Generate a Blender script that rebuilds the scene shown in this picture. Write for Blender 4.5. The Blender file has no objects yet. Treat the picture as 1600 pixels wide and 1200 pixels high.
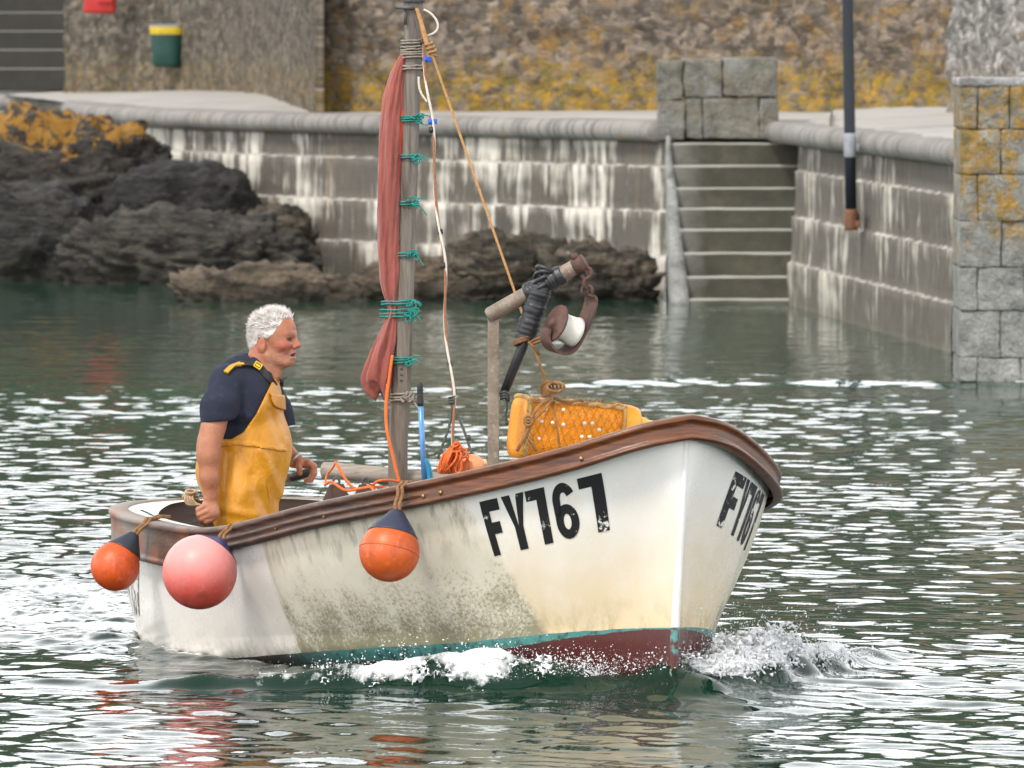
import bpy, bmesh, math, random
import numpy as np
from mathutils import Matrix, Vector

random.seed(7)
scene = bpy.context.scene
C = scene.collection

# ------------------------------------------------------------------ camera
CAM_H = 2.67
FPX = 13320.0                      # focal length in pixels of a 1600 px wide frame
PITCH = math.atan(567.0 / FPX)
cam_data = bpy.data.cameras.new("camera")
cam = bpy.data.objects.new("camera", cam_data)
C.objects.link(cam)
cam.location = (0, 0, CAM_H)
cam.rotation_euler = (math.pi / 2 - PITCH, 0, 0)
cam_data.sensor_width = 36.0
cam_data.lens = 36.0 * FPX / 1600.0
cam_data.clip_start = 0.5
cam_data.clip_end = 3000.0
cam_data.dof.use_dof = True
cam_data.dof.focus_distance = 34.2
cam_data.dof.aperture_fstop = 12.0
scene.camera = cam

# ------------------------------------------------------------------ sky, sun, exposure
SUN_EL = math.radians(52)
SUN_AZ = math.radians(214)         # compass bearing: behind the camera, to its left
world = bpy.data.worlds.new("World")
scene.world = world
world.use_nodes = True
wn = world.node_tree
wn.nodes.clear()
w_out = wn.nodes.new("ShaderNodeOutputWorld")
w_bg = wn.nodes.new("ShaderNodeBackground")
w_sky = wn.nodes.new("ShaderNodeTexSky")
w_sky.sky_type = 'NISHITA'
w_sky.sun_disc = False
w_sky.sun_elevation = SUN_EL
w_sky.sun_rotation = SUN_AZ
w_sky.air_density = 1.0
w_sky.dust_density = 6.0
w_sky.ozone_density = 1.0
w_hsv = wn.nodes.new("ShaderNodeHueSaturation")
w_hsv.inputs['Saturation'].default_value = 0.10      # cloud cover takes the blue out of it
w_mix = wn.nodes.new("ShaderNodeMix")
w_mix.data_type = 'RGBA'
w_mix.inputs[0].default_value = 0.8
# overcast: low band brightened, overhead dimmed, shaped for the water's reflections
w_tc = wn.nodes.new("ShaderNodeTexCoord")
w_sep = wn.nodes.new("ShaderNodeSeparateXYZ")
w_rng = wn.nodes.new("ShaderNodeMapRange")
w_rng.interpolation_type = 'SMOOTHSTEP'
w_rng.inputs[1].default_value = 0.22
w_rng.inputs[2].default_value = 0.62
w_cloud = wn.nodes.new("ShaderNodeMix")
w_cloud.data_type = 'RGBA'
w_cloud.inputs[6].default_value = (26.0, 26.4, 27.0, 1)
w_cloud.inputs[7].default_value = (6.3, 6.5, 6.8, 1)
wn.links.new(w_tc.outputs['Generated'], w_sep.inputs[0])
wn.links.new(w_sep.outputs[2], w_rng.inputs[0])
wn.links.new(w_rng.outputs[0], w_cloud.inputs[0])
wn.links.new(w_cloud.outputs[2], w_mix.inputs[7])
wn.links.new(w_sky.outputs[0], w_hsv.inputs['Color'])
wn.links.new(w_hsv.outputs[0], w_mix.inputs[6])
wn.links.new(w_mix.outputs[2], w_bg.inputs['Color'])
w_bg.inputs['Strength'].default_value = 0.13
wn.links.new(w_bg.outputs[0], w_out.inputs['Surface'])

sun_data = bpy.data.lights.new("sun", 'SUN')
sun_data.energy = 2.6
sun_data.angle = math.radians(9)
sun_data.color = (1.0, 0.95, 0.88)
sun = bpy.data.objects.new("sun", sun_data)
C.objects.link(sun)
_sd = Vector((math.sin(SUN_AZ) * math.cos(SUN_EL), math.cos(SUN_AZ) * math.cos(SUN_EL), math.sin(SUN_EL)))
sun.rotation_euler = (-_sd).to_track_quat('-Z', 'Y').to_euler()
sun.location = (0, 0, 60)

scene.view_settings.view_transform = 'Standard'
scene.view_settings.look = 'None'
scene.view_settings.exposure = 0.08
scene.view_settings.gamma = 1.0
scene.render.engine = 'CYCLES'
scene.cycles.use_denoising = True
scene.cycles.max_bounces = 8

# ------------------------------------------------------------------ places in the photograph
_cp, _sp = math.cos(PITCH), math.sin(PITCH)

def at(px, py, Y):
    """world point seen at photo pixel (px, py) at distance Y along the ground"""
    b = (600.0 - py) / FPX
    dz = Y * (b * _cp - _sp) / (_cp + b * _sp)
    d = Y * _cp - dz * _sp
    return np.array([(px - 800.0) / FPX * d, Y, CAM_H + dz])

def on_z(px, py, z):
    b = (600.0 - py) / FPX
    t = (b * _cp - _sp) / (_cp + b * _sp)
    return at(px, py, (z - CAM_H) / t)

def proj(P):
    P = np.asarray(P, float)
    d = P[..., 1] * _cp - (P[..., 2] - CAM_H) * _sp
    return np.stack([800 + FPX * P[..., 0] / d, 600 - FPX * (P[..., 1] * _sp + (P[..., 2] - CAM_H) * _cp) / d], -1)

# ------------------------------------------------------------------ noise
_rs = np.random.RandomState(11)
_perm = _rs.permutation(256).astype(np.int64)
_perm = np.concatenate([_perm, _perm, _perm])
_grad = _rs.normal(size=(256, 3)).astype(np.float32)
_grad /= np.linalg.norm(_grad, axis=1)[:, None]

def perlin(P, seed=0):
    P = np.asarray(P, np.float32) + np.float32(seed * 17.31)
    i = np.floor(P).astype(np.int64)
    f = P - i
    i &= 255
    u = f * f * f * (f * (f * 6 - 15) + 10)
    r = 0
    for dx in (0, 1):
        wx = u[..., 0] if dx else 1 - u[..., 0]
        for dy in (0, 1):
            wy = u[..., 1] if dy else 1 - u[..., 1]
            for dz in (0, 1):
                wz = u[..., 2] if dz else 1 - u[..., 2]
                h = _perm[_perm[_perm[(i[..., 0] + dx) & 255] + ((i[..., 1] + dy) & 255)] + ((i[..., 2] + dz) & 255)]
                g = _grad[h]
                r = r + wx * wy * wz * (g[..., 0] * (f[..., 0] - dx) + g[..., 1] * (f[..., 1] - dy) + g[..., 2] * (f[..., 2] - dz))
    return r * 1.5

def fbm(P, octv=4, lac=2.0, gain=0.5, seed=0):
    P = np.asarray(P, np.float32)
    a, s = 1.0, 0
    for k in range(octv):
        s = s + a * perlin(P, seed + k)
        P = P * lac
        a *= gain
    return s

def sstep(a, b, x):
    t = np.clip((x - a) / (b - a), 0, 1)
    return t * t * (3 - 2 * t)

def spl(xk, yk, x):
    xk = np.asarray(xk, float); yk = np.asarray(yk, float); x = np.asarray(x, float)
    n = len(xk); h = np.diff(xk)
    A = np.zeros((n, n)); r = np.zeros(n); A[0, 0] = A[-1, -1] = 1
    for i in range(1, n - 1):
        A[i, i - 1] = h[i - 1]; A[i, i] = 2 * (h[i - 1] + h[i]); A[i, i + 1] = h[i]
        r[i] = 6 * ((yk[i + 1] - yk[i]) / h[i] - (yk[i] - yk[i - 1]) / h[i - 1])
    M = np.linalg.solve(A, r)
    i = np.clip(np.searchsorted(xk, x) - 1, 0, n - 2); d = x - xk[i]; e = xk[i + 1] - x
    return (M[i] * e**3 + M[i + 1] * d**3) / (6 * h[i]) + (yk[i] / h[i] - M[i] * h[i] / 6) * e + (yk[i + 1] / h[i] - M[i + 1] * h[i] / 6) * d

# ------------------------------------------------------------------ objects
MAT4 = {}                           # world matrix of every object made here

def tag(o, label=None, cat=None, group=None, kind=None):
    if label: o['label'] = label
    if cat: o['category'] = cat
    if group: o['group'] = group
    if kind: o['kind'] = kind
    return o

def thing(name, label, cat, loc=(0, 0, 0), mat=None, group=None):
    o = bpy.data.objects.new(name, None)
    o.empty_display_size = 0.2
    C.objects.link(o)
    m = Matrix.Translation(Vector([float(v) for v in loc])) if mat is None else mat
    o.matrix_world = m
    MAT4[o.name] = m.copy()
    return tag(o, label, cat, group)

def mesh_obj(name, V, F, mat, parent=None, smooth=True, origin=None, attrs=None, uv=None):
    """V: world vertices, F: faces (list or (n,4)/(n,3) array). One mesh object, linked."""
    V = np.asarray(V, float).reshape(-1, 3)
    if parent is not None:
        M = MAT4[parent.name]
    else:
        if origin is None:
            origin = (V.min(0) + V.max(0)) / 2
            origin[2] = V[:, 2].min()
        M = Matrix.Translation(Vector([float(v) for v in origin]))
    Mi = np.array(M.inverted())
    L = V @ Mi[:3, :3].T + Mi[:3, 3]
    me = bpy.data.meshes.new(name)
    if isinstance(F, np.ndarray):
        n, k = F.shape
        me.vertices.add(len(L)); me.vertices.foreach_set('co', L.astype(np.float32).ravel())
        me.loops.add(n * k); me.loops.foreach_set('vertex_index', F.astype(np.int32).ravel())
        me.polygons.add(n)
        me.polygons.foreach_set('loop_start', np.arange(0, n * k, k, dtype=np.int32))
        me.polygons.foreach_set('loop_total', np.full(n, k, dtype=np.int32))
        me.update(calc_edges=True)
    else:
        me.from_pydata([tuple(v) for v in L], [], [tuple(int(i) for i in f) for f in F])
        me.update()
    me.validate()
    if attrs:
        for an, av in attrs.items():
            a = me.attributes.new(an, 'FLOAT', 'POINT')
            a.data.foreach_set('value', np.asarray(av, np.float32))
    if uv is not None:
        ul = me.uv_layers.new(name="UVMap")
        li = np.empty(len(me.loops), np.int32); me.loops.foreach_get('vertex_index', li)
        ul.data.foreach_set('uv', np.asarray(uv, np.float32)[li].ravel())
    me.polygons.foreach_set('use_smooth', np.full(len(me.polygons), smooth))
    me.materials.append(mat)
    o = bpy.data.objects.new(name, me)
    C.objects.link(o)
    if parent is None:
        o.matrix_world = M; MAT4[o.name] = M.copy()
    else:
        o.parent = parent; MAT4[o.name] = M.copy()
    return o

class MB:
    """collects shapes into one mesh"""
    def __init__(s): s.V = []; s.F = []; s.n = 0
    def add(s, V, F):
        V = np.asarray(V, float).reshape(-1, 3)
        s.V.append(V); s.F += [tuple(int(i) + s.n for i in f) for f in F]; s.n += len(V); return s
    def build(s, name, mat, parent=None, smooth=True, **k):
        return mesh_obj(name, np.concatenate(s.V), s.F, mat, parent, smooth, **k)
    # ---- shapes
    def box(s, c, half, R=None, bev=0.0):
        hx, hy, hz = half
        bm = bmesh.new()
        bmesh.ops.create_cube(bm, size=2)
        for v in bm.verts: v.co = Vector((v.co.x * hx, v.co.y * hy, v.co.z * hz))
        if bev > 0:
            bmesh.ops.bevel(bm, geom=bm.edges[:], offset=bev, segments=2, profile=0.6, affect='EDGES')
        bm.verts.index_update()
        V = np.array([v.co[:] for v in bm.verts]); F = [[v.index for v in f.verts] for f in bm.faces]
        bm.free()
        if R is not None: V = V @ np.asarray(R).T
        return s.add(V + np.asarray(c, float), F)
    def tube(s, pts, r, seg=10, cap=True, squash=None):
        pts = np.asarray(pts, float); n = len(pts)
        r = np.full(n, r) if np.isscalar(r) else np.asarray(r, float)
        tg = np.gradient(pts, axis=0); tg /= np.linalg.norm(tg, axis=1)[:, None] + 1e-12
        ref = np.array([0, 0, 1.0]) if abs(tg[0][2]) < 0.9 else np.array([0, 1.0, 0])
        V = []
        a = np.linspace(0, 2 * np.pi, seg, endpoint=False)
        nrm = np.cross(tg[0], ref); nrm /= np.linalg.norm(nrm)
        for i in range(n):
            nrm = nrm - tg[i] * (nrm @ tg[i]); nrm /= np.linalg.norm(nrm) + 1e-12
            bn = np.cross(tg[i], nrm)
            V.append(pts[i] + r[i] * (np.cos(a)[:, None] * nrm + np.sin(a)[:, None] * bn * (squash or 1)))
        V = np.concatenate(V)
        F = [(i * seg + j, i * seg + (j + 1) % seg, (i + 1) * seg + (j + 1) % seg, (i + 1) * seg + j) for i in range(n - 1) for j in range(seg)]
        if cap:
            F += [tuple(range(seg))[::-1], tuple((n - 1) * seg + j for j in range(seg))]
        return s.add(V, F)
    def lathe(s, prof, c, axis, seg=32):
        """prof: (r, h) pairs along axis from c"""
        axis = np.asarray(axis, float); axis /= np.linalg.norm(axis)
        ref = np.array([0, 0, 1.0]) if abs(axis[2]) < 0.9 else np.array([1.0, 0, 0])
        e1 = np.cross(axis, ref); e1 /= np.linalg.norm(e1); e2 = np.cross(axis, e1)
        a = np.linspace(0, 2 * np.pi, seg, endpoint=False)
        V = np.concatenate([np.asarray(c) + h * axis + r * (np.cos(a)[:, None] * e1 + np.sin(a)[:, None] * e2) for r, h in prof])
        n = len(prof)
        F = [(i * seg + j, i * seg + (j + 1) % seg, (i + 1) * seg + (j + 1) % seg, (i + 1) * seg + j) for i in range(n - 1) for j in range(seg)]
        if prof[0][0] > 1e-6: F.append(tuple(range(seg))[::-1])
        if prof[-1][0] > 1e-6: F.append(tuple((n - 1) * seg + j for j in range(seg)))
        return s.add(V, F)
    def sphere(s, c, r, seg=16, rings=10):
        prof = [(math.sin(t) * r + 1e-5, -math.cos(t) * r) for t in np.linspace(0, math.pi, rings + 1)]
        return s.lathe(prof, c, (0, 0, 1), seg)

def curve(pts, n=40):
    """smooth curve through points"""
    pts = np.asarray(pts, float)
    t = np.concatenate([[0], np.cumsum(np.linalg.norm(np.diff(pts, axis=0), axis=1) ** 0.5)]); t /= t[-1]
    x = np.linspace(0, 1, n)
    if len(pts) == 2: return pts[0] + (pts[1] - pts[0]) * x[:, None]
    return np.stack([spl(t, pts[:, k], x) for k in range(3)], 1)

def icosphere(sub):
    bm = bmesh.new(); bmesh.ops.create_icosphere(bm, subdivisions=sub, radius=1.0)
    bm.verts.index_update()
    V = np.array([v.co[:] for v in bm.verts]); F = np.array([[v.index for v in f.verts] for f in bm.faces]); bm.free()
    return V, F

# ------------------------------------------------------------------ surfaces from distance fields
def surface_nets(D, org, h):
    nx, ny, nz = D.shape
    S = D < 0
    cs = np.zeros((nx - 1, ny - 1, nz - 1), np.int8)
    offs = [(i, j, k) for i in (0, 1) for j in (0, 1) for k in (0, 1)]
    for i, j, k in offs: cs += S[i:nx - 1 + i, j:ny - 1 + j, k:nz - 1 + k]
    act = (cs > 0) & (cs < 8)
    idx = -np.ones(act.shape, np.int64); ai = np.argwhere(act); idx[act] = np.arange(len(ai))
    acc = np.zeros((len(ai), 3)); cnt = np.zeros(len(ai))
    corner = {o: D[ai[:, 0] + o[0], ai[:, 1] + o[1], ai[:, 2] + o[2]] for o in offs}
    for o in offs:
        for ax in range(3):
            if o[ax] == 0:
                o2 = list(o); o2[ax] = 1; o2 = tuple(o2)
                a, b = corner[o], corner[o2]; m = (a < 0) != (b < 0)
                t = np.where(m, a / np.where(m, a - b, 1), 0)
                p = np.array(o, float)[None].repeat(len(ai), 0); p[:, ax] += t
                acc += p * m[:, None]; cnt += m
    V = (ai + acc / cnt[:, None]) * h + np.asarray(org)
    F = []
    for ax in range(3):
        sl0 = [slice(None)] * 3; sl1 = [slice(None)] * 3
        sl0[ax] = slice(0, -1); sl1[ax] = slice(1, None)
        a, b = S[tuple(sl0)], S[tuple(sl1)]
        cr = np.argwhere(a != b)
        u, v = [(1, 2), (2, 0), (0, 1)][ax]
        ok = (cr[:, u] > 0) & (cr[:, v] > 0) & (cr[:, u] < D.shape[u] - 1) & (cr[:, v] < D.shape[v] - 1)
        cr = cr[ok]
        q = []
        for du, dv in ((-1, -1), (0, -1), (0, 0), (-1, 0)):
            c = cr.copy(); c[:, u] += du; c[:, v] += dv; q.append(idx[c[:, 0], c[:, 1], c[:, 2]])
        q = np.stack(q, 1)
        fl = ~a[cr[:, 0], cr[:, 1], cr[:, 2]]
        q[fl] = q[fl][:, ::-1]
        F.append(q)
    F = np.concatenate(F); F = F[(F >= 0).all(1)]
    return V, F

def grid_pts(lo, hi, h):
    ax = [np.arange(l, u + h, h, dtype=np.float32) for l, u in zip(lo, hi)]
    G = np.stack(np.meshgrid(*ax, indexing='ij'), -1)
    return G

def d_cap(P, a, b, ra, rb):
    a = np.asarray(a, np.float32); b = np.asarray(b, np.float32); d = b - a
    t = np.clip(((P - a) @ d) / (d @ d + 1e-9), 0, 1)
    return np.linalg.norm(P - a - t[..., None] * d, axis=-1) - (ra + (rb - ra) * t)

def d_ell(P, c, r, R=None):
    Q = P - np.asarray(c, np.float32)
    if R is not None: Q = Q @ np.asarray(R, np.float32)
    r = np.asarray(r, np.float32)
    k0 = np.linalg.norm(Q / r, axis=-1); k1 = np.linalg.norm(Q / (r * r), axis=-1)
    return k0 * (k0 - 1) / (k1 + 1e-9)

def smin(a, b, k):
    h = np.clip(0.5 + 0.5 * (b - a) / k, 0, 1)
    return b + (a - b) * h - k * h * (1 - h)

def smax(a, b, k): return -smin(-a, -b, k)

# ------------------------------------------------------------------ materials
class NT:
    def __init__(s, name):
        s.m = bpy.data.materials.new(name); s.m.use_nodes = True
        s.nt = s.m.node_tree; s.nt.nodes.clear()
        s.out = s.nt.nodes.new('ShaderNodeOutputMaterial')
        s._tc = None
    def node(s, t, **k):
        n = s.nt.nodes.new(t)
        for a, v in k.items(): setattr(n, a, v)
        return n
    def link(s, a, b): s.nt.links.new(a, b)
    def put(s, sock, v):
        if hasattr(v, 'is_output'): s.link(v, sock)
        elif isinstance(v, (tuple, list)) and sock.type == 'RGBA': sock.default_value = tuple(v)[:3] + (1,)
        else: sock.default_value = v
    def co(s, which='Object'):
        if s._tc is None: s._tc = s.node('ShaderNodeTexCoord')
        return s._tc.outputs[which]
    def attr(s, n): return s.node('ShaderNodeAttribute', attribute_name=n).outputs['Fac']
    def map(s, v, scale=(1, 1, 1), rot=(0, 0, 0), loc=(0, 0, 0)):
        n = s.node('ShaderNodeMapping'); s.put(n.inputs[0], v)
        n.inputs['Scale'].default_value = scale; n.inputs['Rotation'].default_value = rot; n.inputs['Location'].default_value = loc
        return n.outputs[0]
    def noise(s, v, scale=5, det=4, rough=0.55, dist=0.0):
        n = s.node('ShaderNodeTexNoise'); s.put(n.inputs['Vector'], v)
        n.inputs['Scale'].default_value = scale; n.inputs['Detail'].default_value = det
        n.inputs['Roughness'].default_value = rough; n.inputs['Distortion'].default_value = dist
        return n.outputs['Fac']
    def voro(s, v, scale=5, feat='F1', out='Distance', rand=1.0):
        n = s.node('ShaderNodeTexVoronoi', feature=feat); s.put(n.inputs['Vector'], v)
        n.inputs['Scale'].default_value = scale
        if 'Randomness' in n.inputs: n.inputs['Randomness'].default_value = rand
        return n.outputs[out]
    def wave(s, v, scale=5, dist=2, det=2, dire='X'):
        n = s.node('ShaderNodeTexWave', bands_direction=dire); s.put(n.inputs['Vector'], v)
        n.inputs['Scale'].default_value = scale; n.inputs['Distortion'].default_value = dist; n.inputs['Detail'].default_value = det
        return n.outputs['Fac']
    def ramp(s, f, stops, interp='LINEAR'):
        n = s.node('ShaderNodeValToRGB'); s.put(n.inputs[0], f); cr = n.color_ramp; cr.interpolation = interp
        while len(cr.elements) < len(stops): cr.elements.new(0.5)
        for e, (p, c) in zip(cr.elements, stops):
            e.position = p; e.color = tuple(c)[:3] + (1,) if isinstance(c, (tuple, list)) else (c, c, c, 1)
        return n.outputs[0]
    def rng(s, f, a, b, c=0.0, d=1.0):
        n = s.node('ShaderNodeMapRange'); n.clamp = True; s.put(n.inputs[0], f)
        for i, v in enumerate((a, b, c, d)): n.inputs[i + 1].default_value = v
        return n.outputs[0]
    def mix(s, f, a, b, mode='MIX'):
        n = s.node('ShaderNodeMix', data_type='RGBA', blend_type=mode); s.put(n.inputs[0], f); s.put(n.inputs[6], a); s.put(n.inputs[7], b)
        return n.outputs[2]
    def math(s, op, a, b=0.0, clamp=False):
        n = s.node('ShaderNodeMath', operation=op, use_clamp=clamp); s.put(n.inputs[0], a); s.put(n.inputs[1], b); return n.outputs[0]
    def xyz(s, v):
        n = s.node('ShaderNodeSeparateXYZ'); s.put(n.inputs[0], v); return n.outputs
    def bump(s, h, st=0.5, d=0.02, nrm=None):
        n = s.node('ShaderNodeBump'); s.put(n.inputs['Height'], h); n.inputs['Strength'].default_value = st; n.inputs['Distance'].default_value = d
        if nrm is not None: s.link(nrm, n.inputs['Normal'])
        return n.outputs[0]
    def done(s, color, rough=0.6, normal=None, **k):
        b = s.node('ShaderNodeBsdfPrincipled'); s.put(b.inputs['Base Color'], color); s.put(b.inputs['Roughness'], rough)
        if normal is not None: s.link(normal, b.inputs['Normal'])
        for a, v in k.items(): s.put(b.inputs[a.replace('_', ' ')], v)
        s.link(b.outputs[0], s.out.inputs['Surface']); s.b = b
        return s.m

def simple(name, col, col2=None, rough=0.5, scale=8, bump=0.2, bdist=0.004, det=5, vec_scale=(1, 1, 1), **k):
    t = NT(name); v = t.map(t.co(), vec_scale)
    n = t.noise(v, scale, det)
    c = t.mix(t.rng(n, .35, .65), col, col2 or tuple(x * .7 for x in col))
    return t.done(c, rough, t.bump(t.noise(v, scale * 4, 4), bump, bdist), **k)
# ================================================================== boat frame (needed by the water)
B_O = np.array([0.637915, 32.978692, 0.321813])
B_TH, B_TRIM, B_HEEL = 1.0870735, 0.0758123, -0.0092828
B_L, B_RAKE = 4.21464, 0.136063
_F = np.array([math.cos(B_TH), -math.sin(B_TH), 0]); _S = np.array([-math.sin(B_TH), -math.cos(B_TH), 0]); _U = np.array([0, 0, 1.0])
BF = _F * math.cos(B_TRIM) + _U * math.sin(B_TRIM)
_U2 = _U * math.cos(B_TRIM) - _F * math.sin(B_TRIM)
BS = _S * math.cos(B_HEEL) - _U2 * math.sin(B_HEEL)
BU = _U2 * math.cos(B_HEEL) + _S * math.sin(B_HEEL)

def bw(s, b, z):
    """boat frame (metres aft of the stem, to starboard, above the painted waterline) -> world"""
    s = np.asarray(s, float)[..., None]; b = np.asarray(b, float)[..., None]; z = np.asarray(z, float)[..., None]
    return B_O - s * BF + b * BS + z * BU

KU = np.array([0, .012, .04, .1, .2, .35, .55, .75, .9, .97, 1.])
_T = lambda u: np.arccos(1 - 2 * np.clip(u, 0, 1)) / np.pi
KT = _T(KU)
KB = np.array([0, .18181, .34241, .57107, .82938, .93090, .90436, .81259, .67011, .44947, 0])
KZ = np.array([.81431, .78006, .72458, .65127, .57475, .51385, .45076, .49531, .55834, .59234, .60905])
KBW = np.array([.008, .035, .13, .37, .585, .74, .79, .745, .58, .37, 0.0])
b_top = lambda u: np.maximum(spl(KT, KB, _T(u)), 0)
z_top = lambda u: spl(KT, KZ, _T(u))
b_wl = lambda u: np.maximum(spl(KT, KBW, _T(u)), 0)

# ================================================================== water
def make_water():
    R = np.random.RandomState(5)
    ys = [24.0]
    while ys[-1] < 112:
        y = ys[-1]; ys.append(y + (0.023 if 28 < y < 46 else 0.023 + max(0, y - 46) * 0.0014 if y >= 46 else 0.06))
    while ys[-1] < 420: ys.append(ys[-1] + (ys[-1] - 111.9) * 0.3 + .2)
    y0 = [24.0]
    while y0[-1] > -120: y0.append(y0[-1] - (24 - y0[-1]) * 0.3 - .1)
    ys = np.array(y0[:0:-1] + ys)
    xs = [0.0]
    while xs[-1] < 4.6: xs.append(xs[-1] + 0.025)
    while xs[-1] < 9: xs.append(xs[-1] + 0.025 + (xs[-1] - 4.6) * 0.04)
    while xs[-1] < 220: xs.append(xs[-1] + .2 + (xs[-1] - 9) * 0.25)
    xs = np.array([-v for v in xs[:0:-1]] + xs)
    X, Y = np.meshgrid(xs, ys)
    P2 = np.stack([X, Y, 0 * X], -1)
    # wind chop: many small waves round one main direction
    H = np.zeros_like(X); Hs = np.zeros_like(X)
    wob = 0.35 * perlin(P2 * 0.55, 3) ; wob2 = 0.25 * perlin(P2 * 1.3, 9)
    n = 150
    lam = np.exp(R.uniform(math.log(.11), math.log(1.3), n))
    ang = math.radians(248) + R.normal(0, .55, n)
    ph = R.uniform(0, 6.28, n)
    for i in range(n):
        k = 2 * math.pi / lam[i]
        sl = 0.0158 * (0.32 + 1.0 * math.exp(-(math.log(lam[i] / .20) / .70) ** 2))
        a = sl / k
        if lam[i] > .8: a *= 0.75
        w = np.sin(k * (X * math.cos(ang[i]) + Y * math.sin(ang[i])) + ph[i] + wob * (1.2 if lam[i] > .4 else 2.2) + wob2)
        if lam[i] < .32: Hs += a * w
        else: H += a * (w + 0.25 * (w * w - .5))
    gust = 0.75 + 0.5 * fbm(P2 * np.array([.35, .16, 1]), 3, seed=21)
    shelter = sstep(58.5, 66, Y + 1.6 * perlin(P2 * np.array([.5, .2, 1]), 31) + 0.25 * X)
    amp = (1 - 0.46 * shelter) * np.clip(gust, .35, 1.3)
    H = H * amp * 1.0 + Hs * amp * 0.9
    # one old wake crest running along the edge of the sheltered water
    yc = 62.6 + .25 * np.sin(X * .9) - 0.10 * X
    cr = np.exp(-((Y - yc) / .35) ** 2) * sstep(-1.0, 1.2, X) * (0.7 + .5 * perlin(P2 * np.array([1.4, .4, 1]), 5))
    H += 0.055 * cr
    # ---- the boat's own waves
    dx, dy = X - B_O[0], Y - B_O[1]
    s = -(dx * _F[0] + dy * _F[1]); b = dx * _S[0] + dy * _S[1]; ab = np.abs(b)
    u = np.clip(s / B_L, 0, 1)
    hull = np.interp(u, np.linspace(0, 1, 200), b_wl(np.linspace(0, 1, 200)))
    inside = (s > 0) & (s < B_L) & (ab < hull - .05)
    sc = np.clip(s, 0, None)
    bc = .10 + 1.22 * sc ** .85 + .07 * perlin(P2 * 4.5, 77) * sstep(0, .3, s)
    q = ab - bc
    lump = 1 + .55 * fbm(P2 * 3.2, 3, seed=41)
    crest = sstep(.0, .5, s) * np.exp(-(sc / 1.05) ** 2) * np.exp(-np.where(q > 0, q / .13, q / .2) ** 2)
    H += .15 * crest * np.clip(lump, .35, 1.6)
    H += -.03 * sstep(0, .6, s) * np.exp(-sc / 1.2) * np.exp(-((q + .55) / .3) ** 2)
    H += .075 * np.exp(-((s - .06) / .22) ** 2) * np.exp(-(ab / .16) ** 2) * np.clip(lump, .3, 1.6)            # water piled on the stem
    H += -.03 * np.exp(-((s + .75) / .4) ** 2 - (b / .7) ** 2)
    H += .075 * np.exp(-(((X + .3) / 4.0) ** 2 + ((Y - 34.8) / 5.0) ** 2))                 # the swell the boat pushes along
    H += .05 * np.exp(-((ab - hull) / .35) ** 2) * sstep(-.25, .1, s) * sstep(1.9, .7, s)
    near = np.exp(-((ab - hull) / .45) ** 2) * sstep(-.3, .1, s) * sstep(5.5, 4.5, s)
    H += near * .018 * fbm(P2 * 7.5, 3, seed=91)
    # waves trailing from the quarter
    aft = np.clip(s - 3.2, 0, None)
    q2 = ab - (.62 + .33 * aft)
    qw = sstep(3.2, 4.0, s) * np.exp(-aft / 5.5) * np.exp(-(q2 / .28) ** 2)
    H += .03 * qw * np.clip(lump, .4, 1.6)
    churn = sstep(4.0, 4.5, s) * sstep(1.15, .45, ab / (.75 + .16 * aft)) * np.exp(-aft / 14)
    H = H * (1 - .55 * churn) + churn * .022 * fbm(P2 * 6.0, 3, seed=51)
    H = np.where(inside, -.12, H)
    fo = 1.5 * crest * sstep(.08, .35, s) * sstep(2.0, .8, s) + .7 * np.exp(-((q + .12) / .16) ** 2) * sstep(.05, .3, s) * sstep(1.3, .6, s) * (b < 0) + .85 * churn + 1.15 * qw
    fo += 0.55 * np.exp(-((ab - hull) / .07) ** 2) * sstep(1.1, 1.7, s) * sstep(4.6, 4.0, s) * (b > 0)
    fo += .8 * cr * sstep(.35, .9, cr)
    fo *= np.clip(.72 + .8 * fbm(P2 * np.array([4, 3, 1]), 4, seed=61), 0, 1.3)
    edge = sstep(9, 40, np.maximum(np.abs(X) - 9, 0) + np.maximum(Y - 112, 0) + np.maximum(24 - Y, 0) + 9)
    H *= 1 - edge
    ny, nx = X.shape
    I = np.arange(ny * nx).reshape(ny, nx)
    Fq = np.stack([I[:-1, :-1], I[:-1, 1:], I[1:, 1:], I[1:, :-1]], -1).reshape(-1, 4)
    V = np.stack([X, Y, H], -1).reshape(-1, 3)
    t = NT('harbour water')
    co = t.co()
    f = t.attr('foam')
    fn = t.noise(t.map(co, (1, .55, 1)), 16, 6, .7)
    fm = t.rng(t.math('ADD', f, t.math('MULTIPLY', t.math('SUBTRACT', fn, .5), 1.5)), .38, .78)
    fm = t.math('MULTIPLY', fm, t.rng(f, .04, .2))
    rip = t.noise(t.map(co, (1, .75, 1)), 9, 3, .5)
    rip2 = t.noise(co, 26, 2, .5)
    bp = t.bump(t.math('ADD', rip, t.math('MULTIPLY', rip2, .3)), .09, .02)
    green = t.mix(t.noise(co, .25, 2), (.003, .017, .010), (.007, .031, .017))
    # shallower and greener over the sand by the quay
    green = t.mix(t.rng(t.xyz(co)[1], 46, 66), green, t.mix(t.noise(co, .2, 2), (.012, .046, .028), (.022, .062, .040)))
    pb = t.node('ShaderNodeBsdfPrincipled')
    t.put(pb.inputs['Base Color'], green); pb.inputs['Roughness'].default_value = .03
    pb.inputs['IOR'].default_value = 1.333; t.link(bp, pb.inputs['Normal'])
    pf = t.node('ShaderNodeBsdfPrincipled')
    t.put(pf.inputs['Base Color'], (.78, .80, .80)); pf.inputs['Roughness'].default_value = .55
    t.link(t.bump(fn, .6, .02), pf.inputs['Normal'])
    ms = t.node('ShaderNodeMixShader')
    t.link(fm, ms.inputs[0]); t.link(pb.outputs[0], ms.inputs[1]); t.link(pf.outputs[0], ms.inputs[2])
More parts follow.
